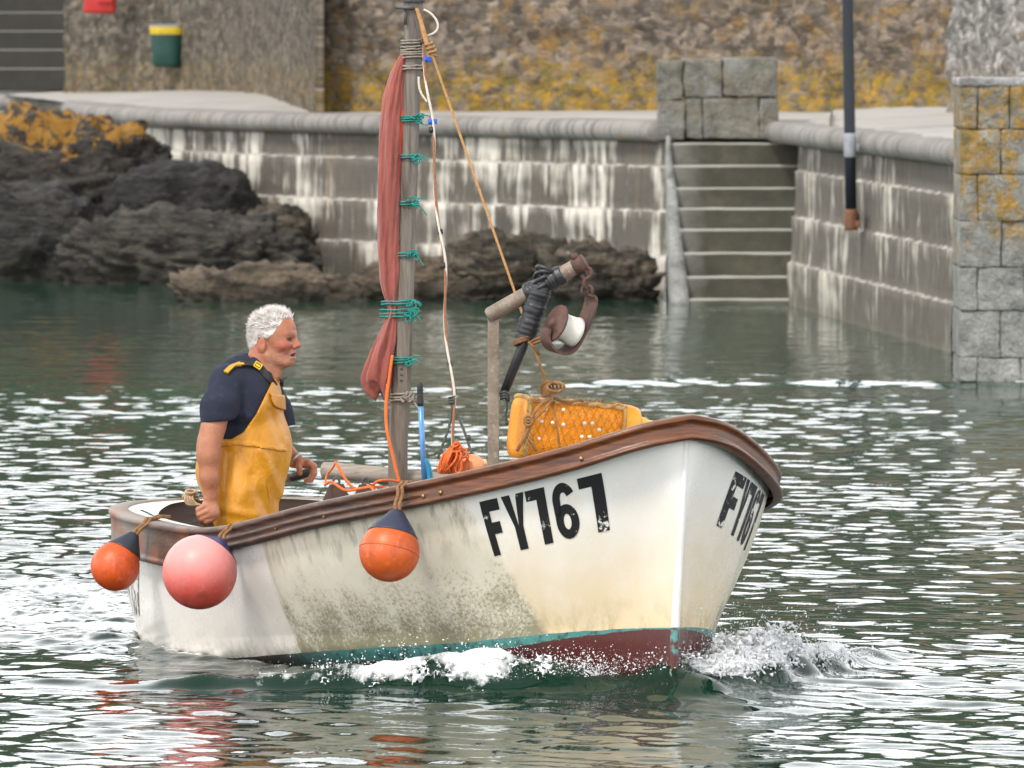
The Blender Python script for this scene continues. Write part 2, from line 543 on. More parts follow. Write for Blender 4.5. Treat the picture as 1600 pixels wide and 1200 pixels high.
    t.link(ms.outputs[0], t.out.inputs['Surface'])
    o = mesh_obj('water', V, Fq, t.m, attrs={'foam': fo.ravel()}, origin=(0, 0, 0))
    tag(o, 'dark green harbour water broken into white sky reflections', 'water', kind='structure')

make_water()

# ================================================================== quay walls
def ashlar_mat(name, row=.43, bwid=.95, dark=(.088, .076, .060), lime=(.74, .71, .64), amount=.5, seed=0.0):
    t = NT(name)
    uv = t.co('UV')
    sx, sy, sz = t.xyz(uv)
    br = t.node('ShaderNodeTexBrick'); t.put(br.inputs['Vector'], t.map(uv, (1, 1, 1), loc=(seed, -.40, 0)))
    br.inputs['Scale'].default_value = 1.0; br.inputs['Brick Width'].default_value = bwid; br.inputs['Row Height'].default_value = row
    br.inputs['Mortar Size'].default_value = .012; br.inputs['Mortar Smooth'].default_value = .3
    br.inputs['Color1'].default_value = (0, 0, 0, 1); br.inputs['Color2'].default_value = (1, 1, 1, 1); br.inputs['Mortar'].default_value = (.5, .5, .5, 1)
    mort = br.outputs['Fac']
    # lime streaks washed down the face, each starting at a joint
    wob = t.noise(t.map(uv, (2.2, 1.1, 1), loc=(seed, 0, 0)), 1.0, 2)
    vx = t.math('ADD', sx, t.math('MULTIPLY', wob, .10))
    cv = t.node('ShaderNodeCombineXYZ'); t.put(cv.inputs[0], vx); t.put(cv.inputs[1], t.math('MULTIPLY', sy, .10)); cv.inputs[2].default_value = seed
    s1 = t.noise(cv.outputs[0], 9, 5, .68); s2 = t.noise(cv.outputs[0], 3.1, 3, .6)
    frow = t.math('FRACT', t.math('DIVIDE', t.math('ADD', sy, .03 + row * 4), row))
    st = t.math('ADD', t.math('MULTIPLY', s1, .75), t.math('ADD', t.math('MULTIPLY', s2, .5), t.math('MULTIPLY', frow, .08)))
    zone = t.math('MULTIPLY', t.math('SUBTRACT', t.noise(t.map(uv, (.45, 1.1, 1), loc=(seed * 3, 0, 0)), 1.0, 3, .6), .5), .9)
    st = t.math('ADD', st, zone)
    stf = t.rng(st, .80 - amount * .28, .95 - amount * .28)
    base = t.mix(t.noise(t.map(uv, (1, 1, 1)), 7, 5), tuple(c * .42 for c in dark), tuple(c * 1.5 for c in dark))
    base = t.mix(t.math('MULTIPLY', br.outputs['Color'], .45), base, (.14, .125, .105))
    limec = t.mix(t.noise(t.map(uv, (3, 1, 1)), 2.3, 3), (.40, .36, .29), lime)
    c = t.mix(stf, base, limec)
    jn = t.noise(t.map(uv, (1, 3, 1)), 5, 4)
    hj = t.rng(t.math('ABSOLUTE', t.math('SUBTRACT', frow, .5)), .455, .485)
    c = t.mix(t.math('MULTIPLY', mort, t.rng(jn, .35, .6, .15, .8)), c, (.05, .045, .04))
    c = t.mix(t.math('MULTIPLY', hj, t.rng(jn, .42, .64, .05, .8)), c, (.62, .59, .53))
    # weed and damp near the water, rust-brown here and there
    low = t.rng(t.math('ADD', sy, t.math('MULTIPLY', t.noise(uv, 3, 4), .35)), .12, .42, 1, 0)
    c = t.mix(t.math('MULTIPLY', low, .55), c, (.10, .085, .055))
    rust = t.rng(t.noise(cv.outputs[0], 4.4, 3, .6), .62, .75)
    c = t.mix(t.math('MULTIPLY', rust, .35), c, (.26, .17, .08))
    h = t.math('ADD', t.noise(uv, 28, 5, .6), t.math('MULTIPLY', mort, -.6))
    return t.done(c, .85, t.bump(h, .55, .02))

def coping_mat(name):
    t = NT(name); co = t.co(); uv = t.co('UV')
    c = t.mix(t.noise(co, 1.4, 5), (.15, .138, .122), (.36, .34, .31))
    c = t.mix(t.rng(t.noise(t.map(uv, (6, .4, 1)), 2.2, 5, .65), .48, .68), c, (.085, .078, .068))
    jx = t.rng(t.math('ABSOLUTE', t.math('SUBTRACT', t.math('FRACT', t.math('DIVIDE', t.xyz(uv)[0], 1.35)), .5)), .488, .496)
    c = t.mix(t.math('MULTIPLY', jx, .7), c, (.06, .055, .05))
    c = t.mix(t.rng(t.noise(co, 5, 4), .68, .75), c, (.42, .27, .07))
    return t.done(c, .85, t.bump(t.noise(co, 30, 5), .5, .02))

def resample(P, step):
    P = np.asarray(P, float)
    d = np.concatenate([[0], np.cumsum(np.linalg.norm(np.diff(P, axis=0), axis=1))])
    n = max(2, int(d[-1] / step))
    x = np.linspace(0, d[-1], n)
    if len(P) > 2: return np.stack([spl(d, P[:, k], x) for k in range(P.shape[1])], 1), x
    return np.stack([np.interp(x, d, P[:, k]) for k in range(P.shape[1])], 1), x

def sweep_profile(plan, prof, step=.12, z_is_uv=True, rough=0.0, seed=0):
    """plan: (n,2) polyline left to right as seen from the water; prof: (outward, z)"""
    P, L = resample(plan, step)
    tg = np.gradient(P, axis=0); tg /= np.linalg.norm(tg, axis=1)[:, None]
    nr = np.stack([tg[:, 1], -tg[:, 0]], 1)
    prof = np.asarray(prof, float)
    n, m = len(P), len(prof)
    V = np.zeros((n, m, 3))
    V[:, :, :2] = P[:, None] + nr[:, None] * prof[None, :, :1]
    V[:, :, 2] = prof[None, :, 1]
    d = np.concatenate([[0], np.cumsum(np.linalg.norm(np.diff(prof, axis=0), axis=1))])
    if rough:
        nz = fbm(V * 2.6, 4, seed=seed) * rough
        V[:, :, :2] += nr[:, None] * nz[..., None]
        V[:, :, 2] += .3 * fbm(V * 2.1, 3, seed=seed + 5) * rough
    uv = np.stack([np.broadcast_to(L[:, None], (n, m)), np.broadcast_to(prof[None, :, 1] if z_is_uv else d[None], (n, m))], -1)
    I = np.arange(n * m).reshape(n, m)
    F = np.stack([I[:-1, :-1], I[1:, :-1], I[1:, 1:], I[:-1, 1:]], -1).reshape(-1, 4)
    return V.reshape(-1, 3), F, uv.reshape(-1, 2)

def capped(V, F, m):
    n = len(V) // m
    return [tuple(f) for f in F] + [tuple(range(m)), tuple(range((n - 1) * m, n * m))[::-1]]

def course_profile():
    p = [(.20, -1.6), (.20, -.06), (.125, -.03)]
    z, o = -.03, .12
    for k in range(3):
        for q in np.linspace(0.02, .98, 6): p.append((o - .004 * q, z + .43 * q))
        z += .43; o -= .035; p.append((o + .004, z + .003))
    for q in np.linspace(.02, 1, 4): p.append((o, z + (1.53 - z) * q))
    return p

def coping_profile():
    p = [(-.02, 1.50), (.04, 1.50)]
    for a in np.linspace(-80, 90, 12):
        p.append((.04 + .10 * math.cos(math.radians(a)), 1.60 + .10 * math.sin(math.radians(a))))
    p += [(-.15, 1.703), (-.5, 1.705)]
    return p

main_plan = [on_z(x, y, 1.5)[:2] for x, y in ((-620, 166.5), (-400, 167), (-220, 168), (-90, 169), (0, 171), (122, 187), (245, 199), (385, 205), (560, 210), (680, 213), (860, 217), (1056, 222))]
side_plan = [on_z(x, y, 1.5)[:2] for x, y in ((1250, 227), (1370, 242.5), (1510, 260.5))]
m_coping = coping_mat('weathered coping')
m_main = ashlar_mat('lime-washed ashlar', amount=.52, seed=.3)
m_side = ashlar_mat('streaked ashlar', amount=.42, seed=5.7, dark=(.105, .09, .070), lime=(.62, .59, .51))

V, F, uv = sweep_profile(main_plan, course_profile(), .1, rough=.018)
qw = mesh_obj('quay_wall', V, F, m_main, uv=uv)
tag(qw, 'long curving quay wall with white lime streaks behind the mast and rocks', 'wall')
V, F, uv = sweep_profile(main_plan[:-1] + [on_z(1031, 221.4, 1.5)[:2]], coping_profile(), .1, rough=.012, z_is_uv=False)
mesh_obj('coping', V, capped(V, F, len(coping_profile())), m_coping, qw, uv=uv)
V, F, uv = sweep_profile(side_plan, course_profile(), .1, rough=.018, seed=3)
qs = mesh_obj('quay_wall', V, F, m_side, uv=uv)
tag(qs, 'short grey quay wall with brown streaks between stone steps and lichen pier', 'wall')
V, F, uv = sweep_profile([np.array((2.55, 83.6)), np.array((2.60, 82.2)), np.array((2.66, 81.0))] + side_plan[1:], coping_profile(), .1, rough=.012, z_is_uv=False, seed=4)
mesh_obj('coping', V, capped(V, F, len(coping_profile())), m_coping, qs, uv=uv)

# promenade behind the coping, up to the foot of the retaining walls
def promenade():
    ep = np.concatenate([main_plan[:-1], [(1.44, 83.0), (1.47, 83.4), (3.05, 83.5), (2.95, 82.0)], side_plan])
    ed = np.concatenate([[0], np.cumsum(np.linalg.norm(np.diff(ep, axis=0), axis=1))]); ex = np.sort(np.concatenate([np.arange(0, ed[-1], .5), ed]))
    edge = np.stack([np.interp(ex, ed, ep[:, k]) for k in (0, 1)], 1)
    n = len(edge)
    rows = []
    for k, q in enumerate(np.linspace(0, 1, 26)):
        r = np.zeros((n, 3))
        r[:, 0] = edge[:, 0] + q * 30 * .12; r[:, 1] = edge[:, 1] + .1 + q * 42
        r[:, 2] = 1.694 + .10 * np.clip(q * 42 / 10, 0, 1) * 1.0
        rows.append(r)
    V = np.stack(rows).reshape(-1, 3)
    V[:, 2] += .012 * fbm(V * .8, 3)
    I = np.arange(n * 26).reshape(26, n)
    F = np.stack([I[:-1, :-1], I[:-1, 1:], I[1:, 1:], I[1:, :-1]], -1).reshape(-1, 4)
    t = NT('worn concrete'); co = t.co()
    c = t.mix(t.noise(t.map(co, (1, .3, 1)), 1.2, 6, .6), (.29, .27, .245), (.43, .405, .37))
    c = t.mix(t.rng(t.noise(co, .7, 3), .55, .7), c, (.27, .255, .235))
    o = mesh_obj('promenade', V, F, t.done(c, .9, t.bump(t.noise(co, 20, 5), .3, .02)))
    tag(o, 'pale concrete promenade running along the top of the quay', 'promenade', kind='structure')
promenade()

# ---- retaining walls above the promenade
def rubble_mat(name, stone, stone2, lichen, l_lo, l_hi, moss=.6, zfoot=1.75, vs=(1, 1, 1.5)):
    t = NT(name); co = t.co('UV')
    sx, sy, sz = t.xyz(co)
    wv = t.node('ShaderNodeVectorMath', operation='ADD')
    wn_ = t.node('ShaderNodeTexNoise'); t.put(wn_.inputs['Vector'], co); wn_.inputs['Scale'].default_value = 3.0
    sc = t.node('ShaderNodeVectorMath', operation='SCALE'); t.link(wn_.outputs['Color'], sc.inputs[0]); sc.inputs['Scale'].default_value = .12
    t.put(wv.inputs[0], t.map(co, (1, 1.7, 1))); t.link(sc.outputs[0], wv.inputs[1])
    cell = t.node('ShaderNodeTexVoronoi', feature='F1'); t.link(wv.outputs[0], cell.inputs['Vector']); cell.inputs['Scale'].default_value = 9.5
    ed = t.voro(wv.outputs[0], 9.5, 'DISTANCE_TO_EDGE')
    g = t.node('ShaderNodeRGBToBW'); t.link(cell.outputs['Color'], g.inputs[0])
    c = t.mix(t.rng(g.outputs[0], .25, .75), tuple(x * .55 for x in stone), tuple(x * 1.2 for x in stone2))
    c = t.mix(t.rng(t.noise(co, 6, 6, .7), .45, .66), c, tuple(x * .30 for x in stone))
    c = t.mix(t.rng(t.noise(t.map(co, (4, .35, 1)), 2.2, 5, .65), .48, .68, 0, .7), c, tuple(x * .5 for x in stone2))
    c = t.mix(t.rng(ed, .0, .07, .4, 0), c, tuple(x * .45 for x in stone))
    ln = t.math('ADD', t.noise(co, 4.2, 7, .74), t.math('MULTIPLY', t.noise(co, .7, 2), .35))
    c = t.mix(t.rng(ln, l_lo, l_hi), c, t.mix(t.noise(co, 12, 4), lichen, tuple(x * .55 for x in lichen)))
    wt = t.rng(t.noise(co, 19, 5, .7), .66, .74)
    c = t.mix(t.math('MULTIPLY', wt, .55), c, (.50, .46, .42))
    # ochre moss climbing from the foot
    ft = t.math('ADD', t.math('MULTIPLY', t.math('SUBTRACT', sy, zfoot), -1.5), t.math('MULTIPLY', t.noise(co, 3.4, 7, .76), 2.3))
    mp = t.math('MULTIPLY', t.rng(t.noise(co, 7.5, 6, .72), .42, .56), moss)
    c = t.mix(t.math('MULTIPLY', t.rng(ft, .35, .70), mp), c, t.mix(t.rng(t.noise(co, 5, 5, .7), .38, .62), (.34, .19, .018), (.11, .095, .016)))
    h = t.math('ADD', t.math('MULTIPLY', t.rng(ed, 0, .15), .35), t.noise(co, 11, 6, .6))
    return t.done(c, .9, t.bump(h, .6, .035))

def back_wall(name_label, px, z0, z1, mat, seed, thick=.6, rough=.06, z1b=None, close=True):
    plan = [on_z(x, y, zz)[:2] for x, y, zz in px]
    prof = [(0.03, z0 - .3)] + [(.03 - .02 * q, z0 + (z1 - z0) * q) for q in np.linspace(0, 1, 40)] + [(-thick, z1), (-thick, z0)]
    V, F, uv = sweep_profile(plan, prof, .12, rough=rough, seed=seed)
    n = len(V) // len(prof); m = len(prof)
    F = [tuple(f) for f in F] + [tuple(range(m)), tuple(range((n - 1) * m, n * m))[::-1]]
    o = mesh_obj('retaining_wall', V, F, mat, uv=uv)
    return tag(o, name_label, 'wall')

m_dark = rubble_mat('dark rubble', (.105, .088, .064), (.165, .138, .105), (.25, .16, .055), .76, .98, moss=.3)
m_ochre = rubble_mat('lichened rubble', (.125, .10, .075), (.205, .165, .128), (.33, .185, .045), .68, .88, moss=1.0)
m_pale = rubble_mat('pale rubble', (.24, .22, .20), (.36, .34, .315), (.36, .24, .08), .78, .95, moss=.35)
w1 = back_wall('dark stained retaining wall behind the green litter bin', ((103, 138, 1.79), (230, 139.5, 1.79), (360, 143, 1.79), (440, 152, 1.79), (497, 163.5, 1.79)), 1.7, 3.5, m_dark, 1, rough=.05, thick=.06)
w2 = back_wall('ochre lichened rubble retaining wall behind the mast and steps', ((500, 164, 1.78), (760, 165.5, 1.78), (1100, 167, 1.78), (1490, 170, 1.78)), 1.7, 3.5, m_ochre, 2, rough=.10)
w3 = back_wall('pale grey rubble wall end beside the lichen covered pier', ((1484, 179, 1.77), (1560, 183, 1.77), (1760, 193, 1.77)), 1.65, 3.5, m_pale, 3, rough=.10)

# ---- steps at the far left, going up behind the promenade
def far_steps():
    t = NT('dark step stone'); co = t.co()
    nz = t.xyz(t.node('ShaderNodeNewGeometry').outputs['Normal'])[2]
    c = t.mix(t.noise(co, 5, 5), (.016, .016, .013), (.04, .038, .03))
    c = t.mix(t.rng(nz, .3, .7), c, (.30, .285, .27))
    m = t.done(c, .9, t.bump(t.noise(co, 25, 4), .4, .02))
    base = at(40, 137, 113.5)
    root = thing('stone_staircase', 'dark stone staircase climbing from the promenade at the wall end', 'steps', base)
    x0, x1 = at(-90, 100, 113.5)[0], at(101, 100, 113.5)[0]
    for i in range(12):
        z0 = 1.79 + .25 * i
        y = 113.6 + .33 * i
        b = MB(); b.box(((x0 + x1) / 2, y + .6, z0 + .1 - .0), ((x1 - x0) / 2 - .002 * i, .6, .15), bev=.03)
        b.build('step', m, root, smooth=False)
far_steps()

# ================================================================== steps down to the water
def granite_mat(name, a, b, weed=0.0, lichen=0.0, wl=None):
    t = NT(name); co = t.co()
    geo = t.node('ShaderNodeNewGeometry')
    wz = t.xyz(geo.outputs['Position'])[2]
    c = t.mix(t.rng(t.noise(co, 4.5, 7, .72), .3, .7), tuple(x * .42 for x in a), tuple(x * 1.25 for x in b))
    c = t.mix(t.rng(t.voro(co, 95), .0, .45, .5, 0), c, (.06, .06, .06))
    c = t.mix(t.rng(t.noise(co, 45, 3), .6, .7, 0, .6), c, (.5, .49, .47))
    if weed:
        c = t.mix(t.math('MULTIPLY', t.rng(t.noise(t.map(co, (1, 1, .5)), 2.3, 5, .6), .33, .5), weed), c, t.mix(t.noise(co, 8, 4), (.018, .022, .008), (.05, .055, .015)))
    if lichen:
        hi = t.rng(wz, .45, 1.7)
        ln = t.math('ADD', t.math('ADD', t.math('MULTIPLY', t.noise(t.map(co, (1.3, 1.3, .7)), 3.2, 8, .78), .75), t.math('MULTIPLY', t.noise(co, 15, 5, .7), .32)), t.math('MULTIPLY', hi, .17))
        c = t.mix(t.math('MULTIPLY', t.rng(ln, .64, .73), lichen), c, t.mix(t.rng(t.noise(co, 8, 6, .7), .36, .62), (.42, .22, .025), (.13, .095, .02)))
    if wl is not None:
        c = t.mix(t.rng(t.math('ADD', wz, t.math('MULTIPLY', t.noise(co, 4, 4), .2)), wl, wl + .16, .9, 0), c, (.045, .036, .022))
    return t.done(c, .85, t.bump(t.math('ADD', t.noise(co, 14, 6, .6), t.math('MULTIPLY', t.noise(co, 60, 3), .3)), .9, .06))

def stone_block(b, c, half, seed, amp=.012):
    """one rough-dressed block"""
    bm = bmesh.new(); bmesh.ops.create_cube(bm, size=2)
    for v in bm.verts: v.co = Vector((v.co.x * half[0], v.co.y * half[1], v.co.z * half[2]))
    bmesh.ops.bevel(bm, geom=bm.edges[:], offset=.012, segments=2, profile=.6, affect='EDGES')
    bmesh.ops.subdivide_edges(bm, edges=[e for e in bm.edges if e.calc_length() > .12], cuts=7, use_grid_fill=True)
    bm.verts.index_update()
    V = np.array([v.co[:] for v in bm.verts]); F = [[v.index for v in f.verts] for f in bm.faces]; bm.free()
    N = V / np.asarray(half); N = N / (np.linalg.norm(N, axis=1)[:, None] + 1e-6)
    W = V + np.asarray(c)
    V = W + N * (amp * fbm(W * 7, 4, seed=seed))[:, None]
    b.add(V, F)

def harbour_steps():
    t = NT('weedy steps'); co = t.co()
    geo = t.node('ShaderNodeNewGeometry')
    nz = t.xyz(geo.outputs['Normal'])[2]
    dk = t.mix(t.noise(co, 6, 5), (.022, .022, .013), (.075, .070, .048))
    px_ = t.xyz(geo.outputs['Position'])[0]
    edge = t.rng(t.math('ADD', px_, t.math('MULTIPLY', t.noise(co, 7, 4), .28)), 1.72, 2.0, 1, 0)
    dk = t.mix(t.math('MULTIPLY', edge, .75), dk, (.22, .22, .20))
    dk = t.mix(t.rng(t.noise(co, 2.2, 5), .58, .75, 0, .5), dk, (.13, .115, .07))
    c = t.mix(t.rng(nz, .08, .4), dk, t.mix(t.noise(co, 4, 5), (.30, .285, .25), (.46, .44, .39)))  # upward faces painted paler, for sky light on them and foot wear
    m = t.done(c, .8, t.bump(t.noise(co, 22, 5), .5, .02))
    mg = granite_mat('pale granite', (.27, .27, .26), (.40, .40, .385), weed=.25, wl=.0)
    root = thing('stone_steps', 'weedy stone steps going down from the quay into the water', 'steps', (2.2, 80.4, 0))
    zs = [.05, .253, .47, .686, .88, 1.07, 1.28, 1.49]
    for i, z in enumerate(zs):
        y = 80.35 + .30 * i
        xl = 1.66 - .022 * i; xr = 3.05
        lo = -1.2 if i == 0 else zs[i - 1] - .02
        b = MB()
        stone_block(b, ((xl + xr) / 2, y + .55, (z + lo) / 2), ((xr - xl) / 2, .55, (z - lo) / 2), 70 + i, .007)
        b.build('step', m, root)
    # the cheek wall at the side of the flight: a wedge following the slope of the steps
    n = 26; V = []
    for k in range(n):
        q = k / (n - 1); z = -1.0 + 2.56 * q
        f = min(max((z - .0) / 1.5, 0), 1)
        yf = 80.28 + 2.15 * f
        xl, xr = 1.505 - .02 * f, 1.675 - .145 * f
        for x, y in ((xl, 83.2), (xl, yf), ((xl + xr) / 2, yf - .01), (xr, yf), (xr, 83.2)): V.append((x, y, z))
    V = np.array(V); V[:, :2] += (.012 * fbm(V * 4, 4, seed=8))[:, None]
    F = [(5 * k + j, 5 * k + j + 1, 5 * k + 6 + j, 5 * k + 5 + j) for k in range(n - 1) for j in range(4)] + [tuple(range(5 * n - 5, 5 * n))]
    mesh_obj('cheek_wall', V, F, mg, root)
    # low parapet on the landing
    mp = granite_mat('grey granite', (.19, .195, .185), (.30, .30, .28), weed=.35, lichen=.15)
    b = MB()
    S = FPX / 82.65
    def blk(x0, x1, y0, y1, seed, out=0.0):
        A = at(x0, y0, 82.65); D = at(x1, y1, 82.65)
        stone_block(b, ((A[0] + D[0]) / 2, 82.95 - out, (A[2] + D[2]) / 2), ((D[0] - A[0]) / 2 - .006, .32, (A[2] - D[2]) / 2 - .006), seed, .02)
    blk(1027, 1067, 94, 157, 1, .03); blk(1067, 1129, 92, 153, 2); blk(1129, 1216, 90, 152, 3)
    blk(1029, 1070, 157, 219, 4, .03); blk(1070, 1098, 153, 217, 5); blk(1098, 1186, 153, 217, 6); blk(1186, 1217, 152, 217, 7)
    o = b.build('parapet', mp)
    tag(o, 'low parapet of grey granite blocks on the landing above the steps', 'parapet')
harbour_steps()

# ---- the pier head at the right
def pier():
    m = granite_mat('lichened granite', (.23, .235, .22), (.36, .36, .335), weed=.2, lichen=.9, wl=-.02)
    b = MB(); R = random.Random(4)
    zj = [-1.2, .03, .21, .555, .87, 1.21, 1.55, 1.88, 2.20]
    for r in range(8):
        z0, z1 = zj[r], zj[r + 1]
        x = 3.27 + (.0 if r % 2 else .0)
        first = True
        while x < 6.5:
            w = R.uniform(.22, .52) if not first else (.13 if r % 2 else .30)
            w = max(w, .12)
            stone_block(b, (x + w / 2, 62.75 + R.uniform(-.012, .012), (z0 + z1) / 2 ), (w / 2 - .003, .5, (z1 - z0) / 2 - .002), 100 + r * 9 + int(x * 7), .013)
            x += w; first = False
    # body behind the facing stones, its flank drawn in along the channel
    V = []
    for z in (-1.2, 2.17):
        V += [(3.30, 62.285, z), (6.5, 62.285, z), (7.2, 69.5, z), (3.74, 69.5, z)]
    b.add(V, [(0, 1, 2, 3), (7, 6, 5, 4), (0, 4, 5, 1), (1, 5, 6, 2), (2, 6, 7, 3), (3, 7, 4, 0)])
    o = b.build('stone_pier', m)
    tag(o, 'square granite pier head covered in orange and yellow lichen', 'pier')
    mc = granite_mat('pale cap stone', (.30, .295, .28), (.44, .43, .41))
    c = MB(); x = 3.26
    for k, w in enumerate((.5, .62, .55, .7, .9)):
        A = at(1500, 140 - k * 7, 62.75); stone_block(c, (x + w / 2, 62.78, 2.225 + .022 * k), (w / 2 - .005, .54, .03 + .012 * k), 300 + k, .012); x += w
    c.build('cap_stone', mc, o)
pier()

# ---- hillside behind the harbour, out of the frame but mirrored in the water
def hillside():
    xs = np.linspace(-320, 320, 140); ys = np.linspace(124, 330, 60)
    X, Y = np.meshgrid(xs, ys)
    Z = 2 + 33 * sstep(122, 250, Y + 9 * fbm(np.stack([X, Y, 0 * X], -1) * .03, 3)) + 2.5 * fbm(np.stack([X, Y, 0 * X], -1) * .09, 4, seed=4)
    V = np.stack([X, Y, Z], -1).reshape(-1, 3)
    I = np.arange(X.size).reshape(X.shape)
    F = np.stack([I[:-1, :-1], I[:-1, 1:], I[1:, 1:], I[1:, :-1]], -1).reshape(-1, 4)
    m = simple('hill scrub', (.016, .036, .012), (.030, .042, .018), .95, .15, .8, .8)
    tag(mesh_obj('hillside', V, F, m), 'green hillside rising behind the harbour', 'hill', kind='structure')
hillside()

# ================================================================== rocks
def rock_mat(name, a, b, lichen=0.0, tilt=(0, 0, 0), wl=.12):
    t = NT(name); co = t.co(); geo = t.node('ShaderNodeNewGeometry')
    wz = t.xyz(geo.outputs['Position'])[2]; nz = t.xyz(geo.outputs['Normal'])[2]
    vs = t.map(co, (1.2, 1.2, 9), tilt)
    band = t.noise(vs, 1.6, 6, .62, .4)
    c = t.mix(t.rng(band, .35, .68), a, b)
    c = t.mix(t.rng(t.noise(t.map(co, (1, 1, 2.6), tilt), 3, 7, .74), .44, .60), c, tuple(x * .22 for x in a))
    c = t.mix(t.rng(t.noise(t.map(co, (1, 1, 2), tilt), 9, 6, .75), .60, .68, 0, .8), c, tuple(min(.5, x * 2.3) for x in b))
    if lichen:
        hi = t.rng(wz, .75, 1.5)
        ln = t.math('ADD', t.noise(co, 3.4, 7, .72), t.math('MULTIPLY', hi, .30))
        c = t.mix(t.math('MULTIPLY', t.rng(ln, .755, .81), lichen), c, t.mix(t.noise(co, 11, 4), (.50, .25, .022), (.34, .16, .02)))
        c = t.mix(t.rng(t.noise(co, 7, 5, .7), .64, .70, 0, .6), c, (.36, .34, .31))
    g = t.rng(t.noise(co, 2.0, 4), .55, .7, 0, .5)
    c = t.mix(t.math('MULTIPLY', g, t.rng(wz, .1, .9, 1, 0)), c, (.06, .065, .02))
    c = t.mix(t.rng(t.math('ADD', wz, t.math('MULTIPLY', t.noise(co, 5, 4), .2)), wl, wl + .22, .8, 0), c, (.028, .024, .016))
    h = t.math('ADD', t.math('MULTIPLY', band, 1.3), t.noise(co, 16, 7, .65))
    return t.done(c, .75, t.bump(h, 1.0, .10))

ICO6 = icosphere(6); ICO5 = icosphere(5)
def rock(box, Y, depth, label, mat, seed, tilt=(.25, .1, 1), boxy=.75, amp=.16, strata=.06, freq=5.0, lean=0.0, sub=6, rough=1.0):
    x0, x1, yt, yb = box
    A = at(x0, yb, Y); D = at(x1, yt, Y)
    c = np.array([(A[0] + D[0]) / 2, Y, (D[2] + A[2] - .5) / 2]); r = np.array([(D[0] - A[0]) / 2, depth, (D[2] - A[2] + .5) / 2])
    V, F = ICO6 if sub == 6 else ICO5
    N = V.copy()
    W = np.sign(V) * np.abs(V) ** boxy
    W /= np.maximum(np.linalg.norm(np.sign(W) * np.abs(W) ** (1.6), axis=1) ** .45, .8)[:, None]
    P = c + W * r
    P[:, 0] += lean * (P[:, 2] - c[2])
    k = np.asarray(tilt, float); k /= np.linalg.norm(k)
    big = fbm(P * 1.1, 3, seed=seed)
    rid = 1 - np.abs(fbm(P * 1.9, 4, seed=seed + 9)) * 1.7
    ph = (P @ k) * freq + 1.1 * fbm(P * 1.3, 3, seed=seed + 3)
    saw = (ph - np.floor(ph)); saw = np.where(saw < .8, saw / .8, (1 - saw) / .2)
    fine = fbm(P * np.array([5, 5, 9.]), 4, seed=seed + 5)
    cr = 1 - np.abs(fbm(P * np.array([2.6, 2.6, 5.5]), 4, seed=seed + 21)) * 2.2
    P = P + N * (amp * big + amp * .75 * (rid - .6) + strata * 1.25 * (saw - .5) + rough * .055 * fine - rough * .10 * np.clip(cr - .55, 0, 1))[:, None]
    o = mesh_obj('rock', P, F, mat)
    return tag(o, label, 'rock', 'rocks at the foot of the quay wall')

mr_l = rock_mat('lichened rock', (.045, .038, .030), (.115, .095, .075), lichen=1.0, tilt=(.2, .3, 0))
mr_d = rock_mat('dark rock', (.022, .020, .018), (.060, .054, .047), tilt=(.15, .25, 0))
mr_d2 = rock_mat('charcoal slate', (.040, .037, .032), (.085, .078, .066), tilt=(.1, -.3, 0))
mr_g = rock_mat('grey slate', (.042, .037, .030), (.135, .12, .096), tilt=(.1, -.25, 0))
mr_b = rock_mat('brown rock', (.13, .095, .060), (.27, .205, .14), tilt=(.05, -.3, 0))
mr_w = rock_mat('weedy rock', (.055, .045, .030), (.24, .19, .135), tilt=(.05, .2, 0))
rock((-90, 262, 182, 420), 91.5, 1.5, 'tall rock crusted with orange lichen, topmost at the wall', mr_l, 1, amp=.20, strata=.09)
rock((165, 402, 252, 425), 89.8, .9, 'dark rounded boulder in front of the curved quay wall', mr_d, 2, rough=.35, amp=.09, boxy=.82, strata=.06, tilt=(-.35, .1, 1))
rock((-110, 150, 285, 440), 88.6, .8, 'smooth charcoal slab of rock leaning at the water edge', mr_d2, 3, rough=.3, amp=.11, strata=.05, tilt=(.4, .1, 1))
rock((100, 500, 335, 442), 87.6, .9, 'ridged grey slate ledge sloping down to the water', mr_g, 4, amp=.13, strata=.10, freq=7, tilt=(.35, .1, 1), lean=-.35)
rock((380, 500, 318, 420), 89.0, .5, 'small green stained rock against the limewashed wall foot', mr_w, 5, amp=.12, strata=.05, sub=5)
rock((300, 615, 422, 484), 81.6, .55, 'low brown rock shelf tapering into the water behind the man', mr_b, 6, amp=.09, strata=.05, freq=8, tilt=(.3, 0, 1), lean=-.9)
rock((545, 790, 418, 480), 82.0, .5, 'low tan rock ledge behind the mast', mr_b, 7, amp=.10, strata=.06, freq=8, tilt=(.2, 0, 1))
rock((690, 905, 378, 478), 82.2, .5, 'jagged brown rock with white flecks behind the davit', mr_w, 8, amp=.15, strata=.10, freq=7, tilt=(-.2, 0, 1))
rock((835, 1036, 388, 480), 82.0, .5, 'mossy broken rock touching the side of the steps', mr_w, 9, amp=.14, strata=.09, freq=7, tilt=(.25, 0, 1))

